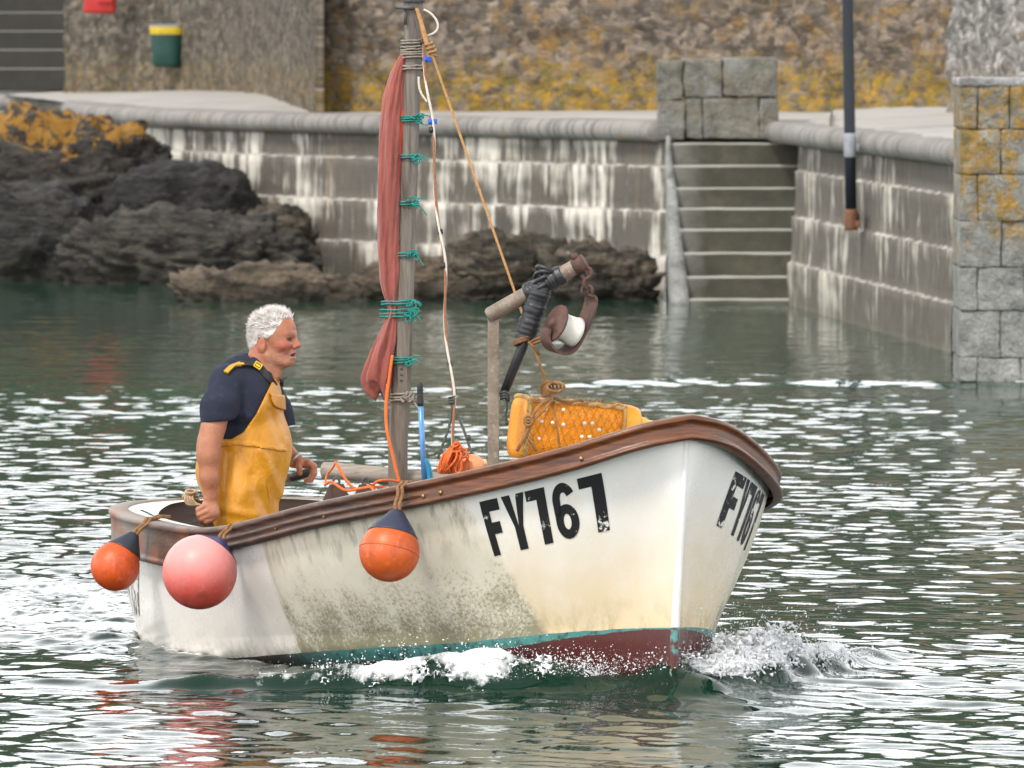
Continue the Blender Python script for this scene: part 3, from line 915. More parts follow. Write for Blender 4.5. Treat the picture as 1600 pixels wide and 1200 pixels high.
# ================================================================== things on the quay
def litter_bin():
    Y = 109.5
    g = simple('green plastic', (.006, .055, .040), (.005, .042, .032), .45, 6, .1)
    y = simple('yellow bin liner', (.62, .46, .02), (.50, .36, .02), .4, 18, .6, .01)
    st = simple('grey steel post', (.16, .16, .15), (.10, .10, .10), .5, 9, .2)
    lidm = simple('grey plastic rim', (.30, .30, .32), (.22, .22, .24), .5, 9, .2)
    foot = at(278, 139, Y)
    root = thing('litter_bin', 'green litter bin with yellow liner on a grey post', 'litter bin', foot)
    c0 = at(262, 105, Y)[2]; c1 = at(262, 40, Y)[2]; cx = at(262, 100, Y)[0]; cy = Y - .28
    h = c1 - c0
    def shell(b, prof, sx=1.0, sy=.75, seed=0, am=.0):
        n = 40; V = []; 
        for r, z in prof:
            a = np.linspace(0, 2 * np.pi, n, endpoint=False)
            e = (np.abs(np.cos(a)) ** 3 + np.abs(np.sin(a)) ** 3) ** (-1 / 3)
            rr = r * e * (1 + am * np.sin(a * 7 + z * 30) + am * np.sin(a * 3 + 1))
            V.append(np.stack([cx + rr * np.cos(a) * sx, cy + rr * np.sin(a) * sy, np.full(n, z)], 1))
        m = len(prof); V = np.concatenate(V)
        F = [(i * n + j, i * n + (j + 1) % n, (i + 1) * n + (j + 1) % n, (i + 1) * n + j) for i in range(m - 1) for j in range(n)]
        b.add(V, F)
    b = MB(); shell(b, [(.001, c0), (.12, c0), (.165, c0 + .012), (.185, c0 + .05), (.195, c0 + h * .4), (.205, c0 + h * .75), (.208, c0 + h * .84), (.19, c0 + h * .84)])
    b.build('bin_body', g, root)
    b = MB(); shell(b, [(.213, c0 + h * .79), (.218, c0 + h * .83), (.222, c0 + h * .92), (.224, c0 + h * .97), (.20, c0 + h * .98), (.15, c0 + h * .9)], am=.018)
    b.build('bin_liner', y, root)
    b = MB(); shell(b, [(.19, c0 + h * .975), (.226, c0 + h * .975), (.228, c0 + h * 1.02), (.20, c0 + h * 1.03), (.19, c0 + h * .98)])
    b.build('bin_rim', lidm, root)
    b = MB(); b.tube([foot + (0, 0, -.1), foot + (-.01, 0, .5), at(270, 0, Y) + (0, 0, 0), at(267, -60, Y)], .03, 10)
    b.build('post', st, root)
litter_bin()

def lifebuoy_case():
    Y = 110.2
    m = simple('red plastic', (.55, .035, .03), (.42, .025, .025), .35, 6, .1)
    c = at(156, -22, Y)
    root = thing('lifebuoy_case', 'red plastic lifebuoy case fixed high on the dark wall', 'lifebuoy case', c)
    w = 25 / FPX * Y; zb = at(156, 21, Y)[2]; zt = at(156, -68, Y)[2]
    b = MB(); b.box((c[0], Y - .02, (zb + zt) / 2), (w, .10, (zt - zb) / 2), bev=.05); b.build('case_body', m, root)
    b = MB()
    b.box((c[0] + w * .42, Y - .135, (zb + zt) / 2 + .05), (w * .48, .03, (zt - zb) / 2 - .08), bev=.025); b.build('door', m, root)
    b = MB(); b.box((c[0] - w * .5, Y - .13, (zb + zt) / 2), (.012, .012, .05), bev=.004); b.build('catch', simple('catch grey', (.25, .25, .25)), root)
lifebuoy_case()

def lamp_pole():
    Y = 74.6
    blue = simple('dark blue paint', (.010, .016, .025), (.007, .011, .017), .6, 12, .2)
    gal = simple('galvanised band', (.30, .32, .35), (.22, .235, .25), .45, 14, .2)
    rust = simple('rusty iron', (.20, .09, .045), (.12, .055, .03), .85, 14, .8, .01)
    A = at(1330, 342, Y)
    root = thing('pole', 'dark blue metal pole with grey band fixed to the short quay wall', 'pole', A)
    top = at(1320, -260, Y)
    f = lambda py: A + (top - A) * ((342 - py) / 602)
    b = MB(); b.tube([f(340), f(200), f(0), f(-260)], [.050, .050, .048, .046], 16); b.build('shaft', blue, root)
    b = MB(); b.tube([f(246), f(243), f(211), f(208)], [.053, .056, .056, .053], 16)
    b.box(f(230) + (.065, 0, 0), (.02, .02, .03), bev=.004); b.build('band', gal, root)
    b = MB(); b.tube([f(360), f(356), f(330), f(327)], [.055, .062, .062, .055], 16); b.box(f(344) + (.04, .12, 0), (.035, .12, .05), bev=.01)
    b.box(f(350) + (.055, -.03, 0), (.02, .03, .03), bev=.005); b.build('foot_bracket', rust, root)
lamp_pole()

def wall_rope():
    Y = 78.6
    m = simple('weedy rope', (.13, .11, .06), (.08, .07, .04), .9, 40, .6)
    p = [at(1299, 166, 84.5), at(1299, 183, 80.4), at(1298, 200, Y), at(1299, 225, Y - .12), at(1302, 250, Y - .1)]
    b = MB(); b.tube(curve(p, 24), .012, 8); q = p[-1]
    b.sphere(q, .028, 10, 6)
    tag(b.build('mooring_rope', m), 'thin old rope hanging over the coping beside the pole', 'rope')
wall_rope()
# ================================================================== the boat
BOAT_M = Matrix(((BF[0], -BS[0], BU[0], B_O[0]), (BF[1], -BS[1], BU[1], B_O[1]), (BF[2], -BS[2], BU[2], B_O[2]), (0, 0, 0, 1)))
boat = thing('fishing_boat', 'small white open fishing boat lettered FY767 with brown wooden rubbing band', 'boat', mat=BOAT_M)
ZP_U = [0, .05, .1, .15, .2, .3, .4, .5, .6, .7, .8, 1]
ZP_Z = [.0, .0, -.0125, -.0275, -.04, -.0475, -.0575, -.0675, -.078, -.08, -.083, -.09]
z_paint = lambda u: np.interp(u, ZP_U, ZP_Z)
z_keel = lambda u: -.36 + .04 * np.exp(-(u / .05) ** 2) + .12 * sstep(.75, 1, u)

def flare(u, h):  # how the topsides spread from waterline to rail
    k = np.exp(-(u / .17) ** 2)
    return k * h ** (1.05 + 2.2 * np.exp(-(u / .035) ** 2)) + (1 - k) * (1 - (1 - h) ** 1.7)

def hull_pt(u, h):
    """(u along the boat, h 0..1 between waterline and rail) -> s, b, z on the outer skin (starboard)"""
    u = np.asarray(u, float); h = np.asarray(h, float)
    bt, bwl = b_top(u), b_wl(u)
    b = bwl + (bt - bwl) * flare(u, np.clip(h, 0, 1))
    z = z_top(u) * h
    s = u * B_L - B_RAKE * (1 - (1 - np.clip(h, 0, 1)) * (1 - u) ** 3)
    return s, b, z

NS = 141
US = (1 - np.cos(np.pi * np.linspace(0, 1, NS))) / 2
HS = np.concatenate([np.linspace(0, 1, 30)])

def make_hull():
    rows = []; au = []; ah = []
    for h in HS[::-1]:
        s, b, z = hull_pt(US, np.full(NS, h)); rows.append((s, b, z)); ah.append(z)
    zk = z_keel(US); bwl = b_wl(US)
    for q in np.linspace(0, 1, 13)[1:]:
        z = zk * q; b = bwl * np.clip(1 - q ** 1.8, 0, 1) ** .75
        s = US * B_L - B_RAKE * (1 - (1 - US) ** 3) + .05 * q * (1 - US) ** 6
        rows.append((s, b, z)); ah.append(z)
    for (s, b, z) in rows: b[0] = 0.0
    m = len(rows)
    V = []; F = []; uu = []; zz = []
    for sg in (1, -1):
        for (s, b, z) in rows:
            V.append(bw(s, sg * b, z)); uu.append(US); zz.append(z)
    V = np.concatenate(V); uu = np.concatenate(uu); zz = np.concatenate(zz)
    for k in range(2):
        o = k * m * NS
        I = o + np.arange(m * NS).reshape(m, NS)
        q = np.stack([I[:-1, :-1], I[:-1, 1:], I[1:, 1:], I[1:, :-1]], -1).reshape(-1, 4)
        F.append(q if k else q[:, ::-1])
    sb = np.concatenate([np.ones(m * NS), -np.ones(m * NS)])
    zpa = zz - z_paint(uu)
    rel = zz / z_top(uu)
    t = NT('hull paint')
    u = t.attr('hu'); zp = t.attr('zp'); co = t.co(); rl = t.attr('rel'); sbd = t.attr('side')
    # clean bow panel, weathered midships panel, clean quarter
    seam1 = t.math('ADD', u, t.math('MULTIPLY', t.math('SUBTRACT', rl, .5), -.048))
    nfine = t.noise(co, 70, 5, .75); nmid = t.noise(co, 7, 5, .65); nbig = t.noise(co, 2.2, 4, .6)
    seam1 = t.math('ADD', seam1, t.math('MULTIPLY', t.math('SUBTRACT', t.noise(co, 14, 5, .7), .5), .010))
    dirty = t.math('MULTIPLY', t.rng(seam1, .121, .129), t.rng(u, .447, .441, 0, 1))
    white = t.mix(t.rng(nbig, .35, .7), (.80, .78, .735), (.86, .85, .815))
    quarter = t.rng(u, .44, .45)
    # rusty cream staining low down
    ylow = t.math('SUBTRACT', t.math('MULTIPLY', nmid, .42), t.math('MULTIPLY', zp, 1.25))
    streak = t.noise(t.map(co, (7, 7, .55)), 2.2, 4, .6)
    c = t.mix(t.rng(t.math('ADD', ylow, t.math('MULTIPLY', streak, .22)), -.38, .30, 0, .9), white, (.70, .54, .31))
    c = t.mix(t.math('MULTIPLY', quarter, .75), c, (.84, .80, .76))
    # weathered panel: grey film, green specks thickening towards the waterline
    film = t.mix(t.rng(nmid, .3, .7), (.74, .69, .57), (.62, .57, .44))
    spk = t.math('SUBTRACT', t.math('ADD', t.math('MULTIPLY', nfine, .9), t.math('MULTIPLY', nmid, .55)), t.math('MULTIPLY', zp, 1.05))
    spots = t.rng(spk, .50, .70)
    grey = t.mix(t.math('MULTIPLY', spots, .78), film, t.mix(t.noise(co, 18, 3), (.16, .15, .07), (.075, .08, .035)))
    c = t.mix(t.math('MULTIPLY', dirty, t.rng(nbig, .2, .6, .75, 1)), c, grey)
    # run marks below the rubbing band
    run = t.math('MULTIPLY', t.rng(t.noise(t.map(co, (9, 9, .7)), 2.0, 5, .7), .50, .64), t.rng(rl, .42, .9))
    c = t.mix(t.math('MULTIPLY', run, t.math('MULTIPLY', dirty, .8)), c, (.13, .12, .085))
    gk = t.math('MULTIPLY', t.rng(zp, .13, .0), t.rng(t.noise(t.map(co, (3, 3, 1)), 9, 5, .7), .45, .65))
    c = t.mix(t.math('MULTIPLY', gk, .45), c, (.19, .20, .09))
    # faint panel joints
    for su in (.245, .443):
        j = t.rng(t.math('ABSOLUTE', t.math('SUBTRACT', t.math('ADD', u, t.math('MULTIPLY', rl, -.02)), su - .012)), .0, .0022, .5, 0)
        c = t.mix(j, c, (.42, .36, .27))
    # boot-top: thin teal line, red antifouling below
    edge = t.math('ADD', zp, t.math('MULTIPLY', t.math('SUBTRACT', t.noise(co, 12, 3), .5), .010))
    teal = t.mix(t.rng(t.noise(co, 30, 4, .7), .5, .66), (.07, .24, .22), (.03, .06, .06))
    tw = t.rng(u, .03, .17, .006, .05)
    red = t.mix(t.noise(co, 6, 5), (.115, .022, .018), (.06, .016, .014))
    teal = t.mix(t.rng(u, .36, .5), teal, t.mix(t.noise(co, 14, 4), (.09, .04, .03), (.05, .075, .07)))
    lowc = t.mix(t.math('GREATER_THAN', t.math('MULTIPLY', edge, -1), tw), teal, red)
    c = t.mix(t.math('LESS_THAN', edge, 0.0), c, lowc)
    gl = t.rng(nmid, .3, .7, .20, .34)
    gl = t.math('ADD', gl, t.math('MULTIPLY', dirty, .32))
    m_ = t.done(c, gl, t.bump(t.math('ADD', t.noise(co, 3.2, 2), t.math('MULTIPLY', nfine, .006)), .15, .02), Coat_Weight=.25, Coat_Roughness=.12)
    o = mesh_obj('hull', V, np.concatenate(F), m_, boat, attrs={'hu': uu, 'zp': zpa, 'rel': rel, 'side': sb})
    return o
hull = make_hull()
def stem_highlight_band():  # added white strip, painted bright for the highlight along the stem
    hs = np.linspace(.97, 0, 24); P = []
    for h in hs:
        s, b, z = hull_pt(np.array(0.0), np.array(h)); P.append((float(s), float(z)))
    for q in np.linspace(.05, .9, 8): P.append((.05 * q, -.32 * q))
    V = []; zz = []
    for s, z in P:
        V += [bw(s + .016, -.017, z), bw(s - .004, -.011, z), bw(s - .0085, 0, z), bw(s - .004, .011, z), bw(s + .016, .017, z)]; zz += [z] * 5
    n = len(P); F = [(5 * i + j, 5 * i + j + 1, 5 * i + 6 + j, 5 * i + 5 + j) for i in range(n - 1) for j in range(4)]
    t = NT('stem highlight band paint'); zp = t.attr('zp'); co = t.co()
    c = t.mix(t.rng(t.noise(co, 8, 4), .4, .7), (.86, .85, .83), (.74, .68, .55))
    c = t.mix(t.math('LESS_THAN', zp, .0), c, t.mix(t.rng(t.math('SUBTRACT', t.noise(co, 26, 4), t.math('MULTIPLY', zp, 1.6)), .52, .66), (.10, .30, .28), (.10, .022, .018)))
    mesh_obj('stem_highlight_band', V, F, t.done(c, .25, Coat_Weight=.4), boat, attrs={'zp': np.array(zz)})
stem_highlight_band()

# ---- closed loop of the sheer line: starboard bow to stern, back along the port side
def loop(inset, dz=0.0, n=NS, lo=0, hi=1):
    u = US
    s, b, z = hull_pt(u, np.ones_like(u))
    S_ = np.concatenate([s, s[-2:0:-1]]); B_ = np.concatenate([b, -b[-2:0:-1]]); Z_ = np.concatenate([z, z[-2:0:-1]]); U_ = np.concatenate([u, u[-2:0:-1]])
    ts = np.roll(S_, -1) - np.roll(S_, 1); tb = np.roll(B_, -1) - np.roll(B_, 1)
    l = np.hypot(ts, tb) + 1e-9
    nS, nB = -tb / l, ts / l            # outward
    return S_, B_, Z_, U_, nS, nB
LS, LB, LZ, LU, LNS, LNB = loop(0)
# smooth the outward normal a little so the offset line stays fair round the ends
for _ in range(6):
    LNS = (np.roll(LNS, 1) + LNS * 2 + np.roll(LNS, -1)) / 4; LNB = (np.roll(LNB, 1) + LNB * 2 + np.roll(LNB, -1)) / 4
_l = np.hypot(LNS, LNB); LNS /= _l; LNB /= _l

def ring_sweep(prof, sel=None, closed=True):
    """prof: list of (out, dz) (numbers or arrays over the loop)"""
    n = len(LS); m = len(prof)
    V = []
    for o, dz in prof: V.append(bw(LS + LNS * o, LB + LNB * o, LZ + dz))
    V = np.stack(V, 1)
    idx = np.arange(n) if sel is None else sel
    V = V[idx]; n = len(idx)
    I = np.arange(n * m).reshape(n, m)
    if sel is None: I2 = np.roll(I, -1, 0)
    else: I2 = I[1:]; I = I[:-1]
    F = np.stack([I[:, :-1], I2[:, :-1], I2[:, 1:], I[:, 1:]], -1).reshape(-1, 4)
    return V.reshape(-1, 3), F

def rail_wood():
    t = NT('varnished rail'); u = t.attr('hu'); co = t.co()
    grain = t.noise(t.map(co, (1.2, 1.2, 14)), 5, 6, .6, .6)
    fresh = t.mix(t.rng(grain, .3, .7), (.19, .058, .015), (.055, .017, .008))
    kn = t.rng(t.noise(t.map(co, (1.5, 1.5, 3)), 6, 3), .60, .70)
    fresh = t.mix(t.math('MULTIPLY', kn, .8), fresh, (.035, .016, .012))
    old = t.mix(t.rng(grain, .35, .65), (.125, .060, .036), (.034, .018, .014))
    old = t.mix(t.rng(t.noise(co, 10, 5, .7), .58, .7, 0, .45), old, (.22, .17, .13))
    wear = t.math('ADD', t.rng(u, .08, .36, 0, .9), t.math('MULTIPLY', t.math('SUBTRACT', t.noise(co, 2.5, 5, .7), .5), .9))
    c = t.mix(t.rng(wear, .2, .7), fresh, old)
    # the quarter is bleached grey, with a ruddy patch
    c = t.mix(t.rng(u, .70, .80, 0, .75), c, t.mix(t.noise(co, 5, 5), (.24, .20, .17), (.36, .32, .28)))
    c = t.mix(t.math('MULTIPLY', t.rng(t.noise(co, 3.6, 4), .53, .66), t.rng(u, .5, .56)), c, (.26, .095, .05))
    nz = t.xyz(t.node('ShaderNodeNewGeometry').outputs['Normal'])[2]
    c = t.mix(t.math('MULTIPLY', t.rng(nz, .45, .9), t.rng(t.noise(co, 12, 4), .3, .7, .15, .65)), c, (.30, .25, .20))
    return t.done(c, t.rng(u, .1, .4, .36, .55), t.bump(t.math('ADD', grain, t.noise(co, 40, 4)), .35, .004))
m_rail = rail_wood()

def make_rail():
    k = sstep(.525, .53, LU)            # deeper plain band round the quarters
    def mixp(a, b): return a + (b - a) * k
    P = [(-.045, -.004), (-.045, .006), (.020, .008), (.034, .002), (.037, -.010), (.034, -.018), (mixp(.024, .028), -.022),
         (mixp(.024, .027), mixp(-.040, -.05)), (mixp(.024, .027), mixp(-.044, -.08)), (mixp(.024 + .010 * sstep(.17, .18, LU), .027), mixp(-.050, -.10)), (mixp(.024 + .010 * sstep(.17, .18, LU), .027), mixp(-.060, -.12)), (mixp(.024, .027), mixp(-.066, -.13)),
         (mixp(.024, .027), mixp(-.082, -.142)), (mixp(.038, .034), mixp(-.086, -.146)), (mixp(.041, .036), mixp(-.097, -.156)), (mixp(.034, .028), mixp(-.107, -.166)), (.002, mixp(-.110, -.168))]
    P = [(o_, np.where(np.asarray(d_) < -.02, (np.asarray(d_) + .02) * (1 - .19 * (1 - k)) - .02, d_)) for o_, d_ in P]
    V, F = ring_sweep(P)
    m = len(P)
    o = mesh_obj('rubbing_band', V, F, m_rail, boat, attrs={'hu': np.repeat(LU, m)})
    # screw heads
    m_brass = simple('brass', (.42, .30, .12), (.3, .2, .08), .4, Metallic=.8)
    for uu in (.155, .172, .045, .30, .40):
        b = MB()
        i = int(np.argmin(np.abs(US - uu)))
        p = bw(LS[i] + LNS[i] * .026, LB[i] + LNB[i] * .026, LZ[i] - .055)
        nrm = LNB[i] * BS - LNS[i] * BF
        b.lathe([(.009, 0), (.008, .004), (.0, .005)], p, nrm, 10)
        b.build('screw_head', m_brass, o)
make_rail()

def make_deck():
    t = NT('white deck paint'); co = t.co()
    c = t.mix(t.noise(co, 3, 5), (.58, .56, .52), (.76, .75, .72))
    c = t.mix(t.rng(t.noise(co, 9, 6, .7), .57, .7, 0, .8), c, (.30, .26, .21))
    m = t.done(c, .5, t.bump(t.noise(co, 40, 4), .2, .003))
    w = .13 + .07 * sstep(.8, .95, LU)
    w = np.minimum(w, np.maximum(np.abs(LB) * .8, .05) + .03)
    P = [(-.040, -.002), (-.06, -.004), (-w * .6, -.004), (-w, -.006)]
    V, F = ring_sweep(P)
    mesh_obj('side_deck', V, F, m, boat)
    t = NT('brown inside planking'); co = t.co()
    c = t.mix(t.noise(t.map(co, (1, 1, 9)), 4, 5), (.10, .058, .038), (.045, .028, .022))
    c = t.mix(t.rng(t.noise(co, 7, 5), .58, .72, 0, .7), c, (.20, .15, .12))
    mi = t.done(c, .6, t.bump(t.noise(t.map(co, (1, 1, 9)), 6, 5), .4, .006))
    P = [(-w, -.006), (-w + .008, -.03)]
    for dz in (-.10, -.2, -.3, -.4, -.5, -.6):
        dz = np.where(LU < .30, np.maximum(dz, -.22), np.where(LU > .94, np.maximum(dz, -.35), dz))
        hh = np.clip((LZ + dz) / LZ, 0, 1)
        gap = b_top(LU) - hull_pt(LU, hh)[1] + np.where(LZ + dz < 0, .06, 0)
        P.append((np.minimum(-w + .006, -gap - .05), dz))
    V, F = ring_sweep(P)
    mesh_obj('inner_lining', V, F, mi, boat)
    # sole boards, fore deck and thwart
    ms = simple('sole boards', (.20, .17, .14), (.11, .095, .08), .7, 7, .4, vec_scale=(1, 8, 1))
    b = MB(); 
    for k in range(-7, 8):
        bb = k * .115
        uu = np.linspace(.30, .97, 40); 
        ok = uu[(b_wl(uu) * .93 - .06) > abs(bb) + .06]
        if len(ok) < 3: continue
        s0, s1 = ok[0] * B_L - B_RAKE, ok[-1] * B_L - B_RAKE
        c = bw((s0 + s1) / 2, bb, -.075)
        b.box(c, ((s1 - s0) / 2, .053, .011), R=np.stack([BF, -BS, BU], 1), bev=.004)
    b.build('sole_boards', ms, boat, smooth=False)
    fd = simple('fore deck', (.42, .39, .34), (.26, .23, .19), .6, 5, .3)
    uu = np.linspace(.045, .335, 30); b = MB()
    top = [bw(float(hull_pt(x, 1 - .20 / z_top(x))[0]) + .02, sg * max(float(hull_pt(x, 1 - .20 / z_top(x))[1]) - .075, .008), z_top(x) - .20) for sg in (1, -1) for x in uu]
    bot = [p - BU * .03 for p in top]
    n = 30
    Fq = [(i, i + 1, n + i + 1, n + i) for i in range(n - 1)]
    b.add(top + bot, Fq + [tuple(2 * n + v for v in f[::-1]) for f in Fq] + [(n - 1, 2 * n - 1, 4 * n - 1, 3 * n - 1)])
    b.build('fore_deck', fd, boat, smooth=False)
    mt = simple('thwart wood', (.22, .16, .11), (.12, .085, .06), .6, 6, .4, vec_scale=(8, 1, 1))
    for uu, zz in ((.575, .26),):
        b = MB(); w_ = b_top(uu) - .14
        b.box(bw(uu * B_L - B_RAKE, 0, zz), (.13, w_, .02), R=np.stack([BF, -BS, BU], 1), bev=.006)
        b.build('thwart', mt, boat, smooth=False)
    # engine box
    me_ = simple('engine box paint', (.55, .54, .52), (.38, .36, .33), .5, 6, .3)
    b = MB(); b.box(bw(.72 * B_L, .05, .14), (.30, .27, .215), R=np.stack([BF, -BS, BU], 1), bev=.02)
    b.build('engine_box', me_, boat, smooth=False)
make_deck()

# ---- registration letters
def newton_hull(px, py, port=False, u0=.1, h0=.8):
    sg = -1 if port else 1
    v = np.array([u0, h0])
    def g(v):
        s, b, z = hull_pt(v[0], v[1]); return proj(bw(s, sg * b, z)) - (px, py)
    for _ in range(40):
        r = g(v); J = np.stack([(g(v + (1e-4, 0)) - r) / 1e-4, (g(v + (0, 1e-4)) - r) / 1e-4], 1)
        d = np.linalg.solve(J + 1e-9 * np.eye(2), r); d = np.clip(d, -.04, .04); v = v - d
        v = np.clip(v, (.003, .05), (.97, .99))
    return v

def glyph(ch):
    """list of quads in a 0..1 box"""
    w = .40
    if ch == 'F': return [[(0, 0), (w, 0), (w, 1), (0, 1)], [(w, .79), (.98, .79), (.98, 1), (w, 1)], [(w, .38), (.84, .38), (.84, .59), (w, .59)]]
    if ch == 'Y': return [[(.32, 0), (.70, 0), (.70, .42), (.32, .42)], [(.32, .42), (.51, .42), (.38, 1), (0, 1)], [(.51, .42), (.70, .42), (1.0, 1), (.64, 1)]]
    if ch == '7': return [[(.0, .81), (.50, .81), (.50, 1), (.0, 1)], [(.46, 0), (.90, 0), (.96, .81), (.50, .81)], [(.50, .81), (.96, .81), (.97, 1), (.50, 1)]]
    if ch == '6':
        q = []
        # bowl
        oc, orx, ory = (.5, .31), .47, .31; irx, iry = .155, .14
        a = np.linspace(0, 2 * np.pi, 25)
        for i in range(24):
            q.append([(oc[0] + irx * math.cos(a[i]), oc[1] + iry * math.sin(a[i])), (oc[0] + orx * math.cos(a[i]), oc[1] + ory * math.sin(a[i])),
                      (oc[0] + orx * math.cos(a[i + 1]), oc[1] + ory * math.sin(a[i + 1])), (oc[0] + irx * math.cos(a[i + 1]), oc[1] + iry * math.sin(a[i + 1]))])
        # back and hook
        q.append([(.03, .315), (.33, .47), (.345, .69), (.03, .69)])
        a = np.linspace(math.pi, .12 * math.pi, 12); c2 = (.5, .69)
        for i in range(11):
            q.append([(c2[0] + .155 * math.cos(a[i]), c2[1] + .14 * math.sin(a[i])), (c2[0] + .155 * math.cos(a[i + 1]), c2[1] + .14 * math.sin(a[i + 1])),
                      (c2[0] + .47 * math.cos(a[i + 1]), c2[1] + .31 * math.sin(a[i + 1])), (c2[0] + .47 * math.cos(a[i]), c2[1] + .31 * math.sin(a[i]))])
        return q

def letter_mat(name, col, wear):
    t = NT(name); co = t.co()
    n = t.math('ADD', t.math('MULTIPLY', t.noise(t.map(co, (1, 1, 1)), 22, 6, .75), .7), t.math('MULTIPLY', t.noise(co, 5, 3), .5))
    m = t.rng(n, wear, wear + .03)
    return t.done(t.mix(m, col, (.74, .72, .66)), .55)
m_let = letter_mat('black lettering', (.007, .007, .008), .69)
m_let2 = letter_mat('faded lettering', (.20, .19, .19), .60)

def lettering(corners, port, mat, text='FY767', u0=.1, off=.0025, slots=None, thin=1.0, h0=.8):
    TL, TR, BLc, BR = [newton_hull(x, y, port, u0, h0) for x, y in corners]
    sg = -1 if port else 1
    slots = slots or [(0, .17), (.20, .40), (.41, .58), (.615, .80), (.83, 1.0)]
    b = MB()
    for ch, (x0, x1) in zip(text, slots):
        for q in glyph(ch):
            q = np.array(q); n = 5
            a = np.linspace(0, 1, n)
            A, Bq = np.meshgrid(a, a)
            A = A[..., None]; Bq = Bq[..., None]
            G = (1 - Bq) * ((1 - A) * q[0] + A * q[1]) + Bq * ((1 - A) * q[3] + A * q[2])
            X = x0 + (x1 - x0) * G[..., 0:1]; Yv = G[..., 1:2]
            uv = (1 - Yv) * ((1 - X) * BLc + X * BR) + Yv * ((1 - X) * TL + X * TR)
            s, bb, z = hull_pt(uv[..., 0], uv[..., 1])
            e = 1e-3
            s1, b1, z1 = hull_pt(uv[..., 0] + e, uv[..., 1]); s2, b2, z2 = hull_pt(uv[..., 0], uv[..., 1] + e)
            d1 = np.stack([s1 - s, b1 - bb, z1 - z], -1); d2 = np.stack([s2 - s, b2 - bb, z2 - z], -1)
            N = np.cross(d1, d2); N /= np.linalg.norm(N, axis=-1)[..., None] + 1e-12
            N *= np.sign(N[..., 1:2] + 1e-9)
            P = np.stack([s, bb, z], -1) + N * off
            W = bw(P[..., 0], sg * P[..., 1], P[..., 2]).reshape(-1, 3)
            I = np.arange(n * n).reshape(n, n)
            b.add(W, np.stack([I[:-1, :-1], I[:-1, 1:], I[1:, 1:], I[1:, :-1]], -1).reshape(-1, 4))
    o = b.build('registration_lettering', mat, hull)
    return o
lettering([(749, 784), (941, 738), (773, 869), (957, 827)], False, m_let, u0=.1)
lettering([(1149, 736), (1194, 774), (1119, 821), (1163, 861)], True, m_let, u0=.08, slots=[(0, .23), (.25, .43), (.44, .60), (.62, .82), (.84, 1.0)])
lettering([(188, 908), (218, 890), (197, 968), (219, 962)], False, m_let2, u0=.75, h0=.4)['label'] = 'faded thin lettering on the quarter'

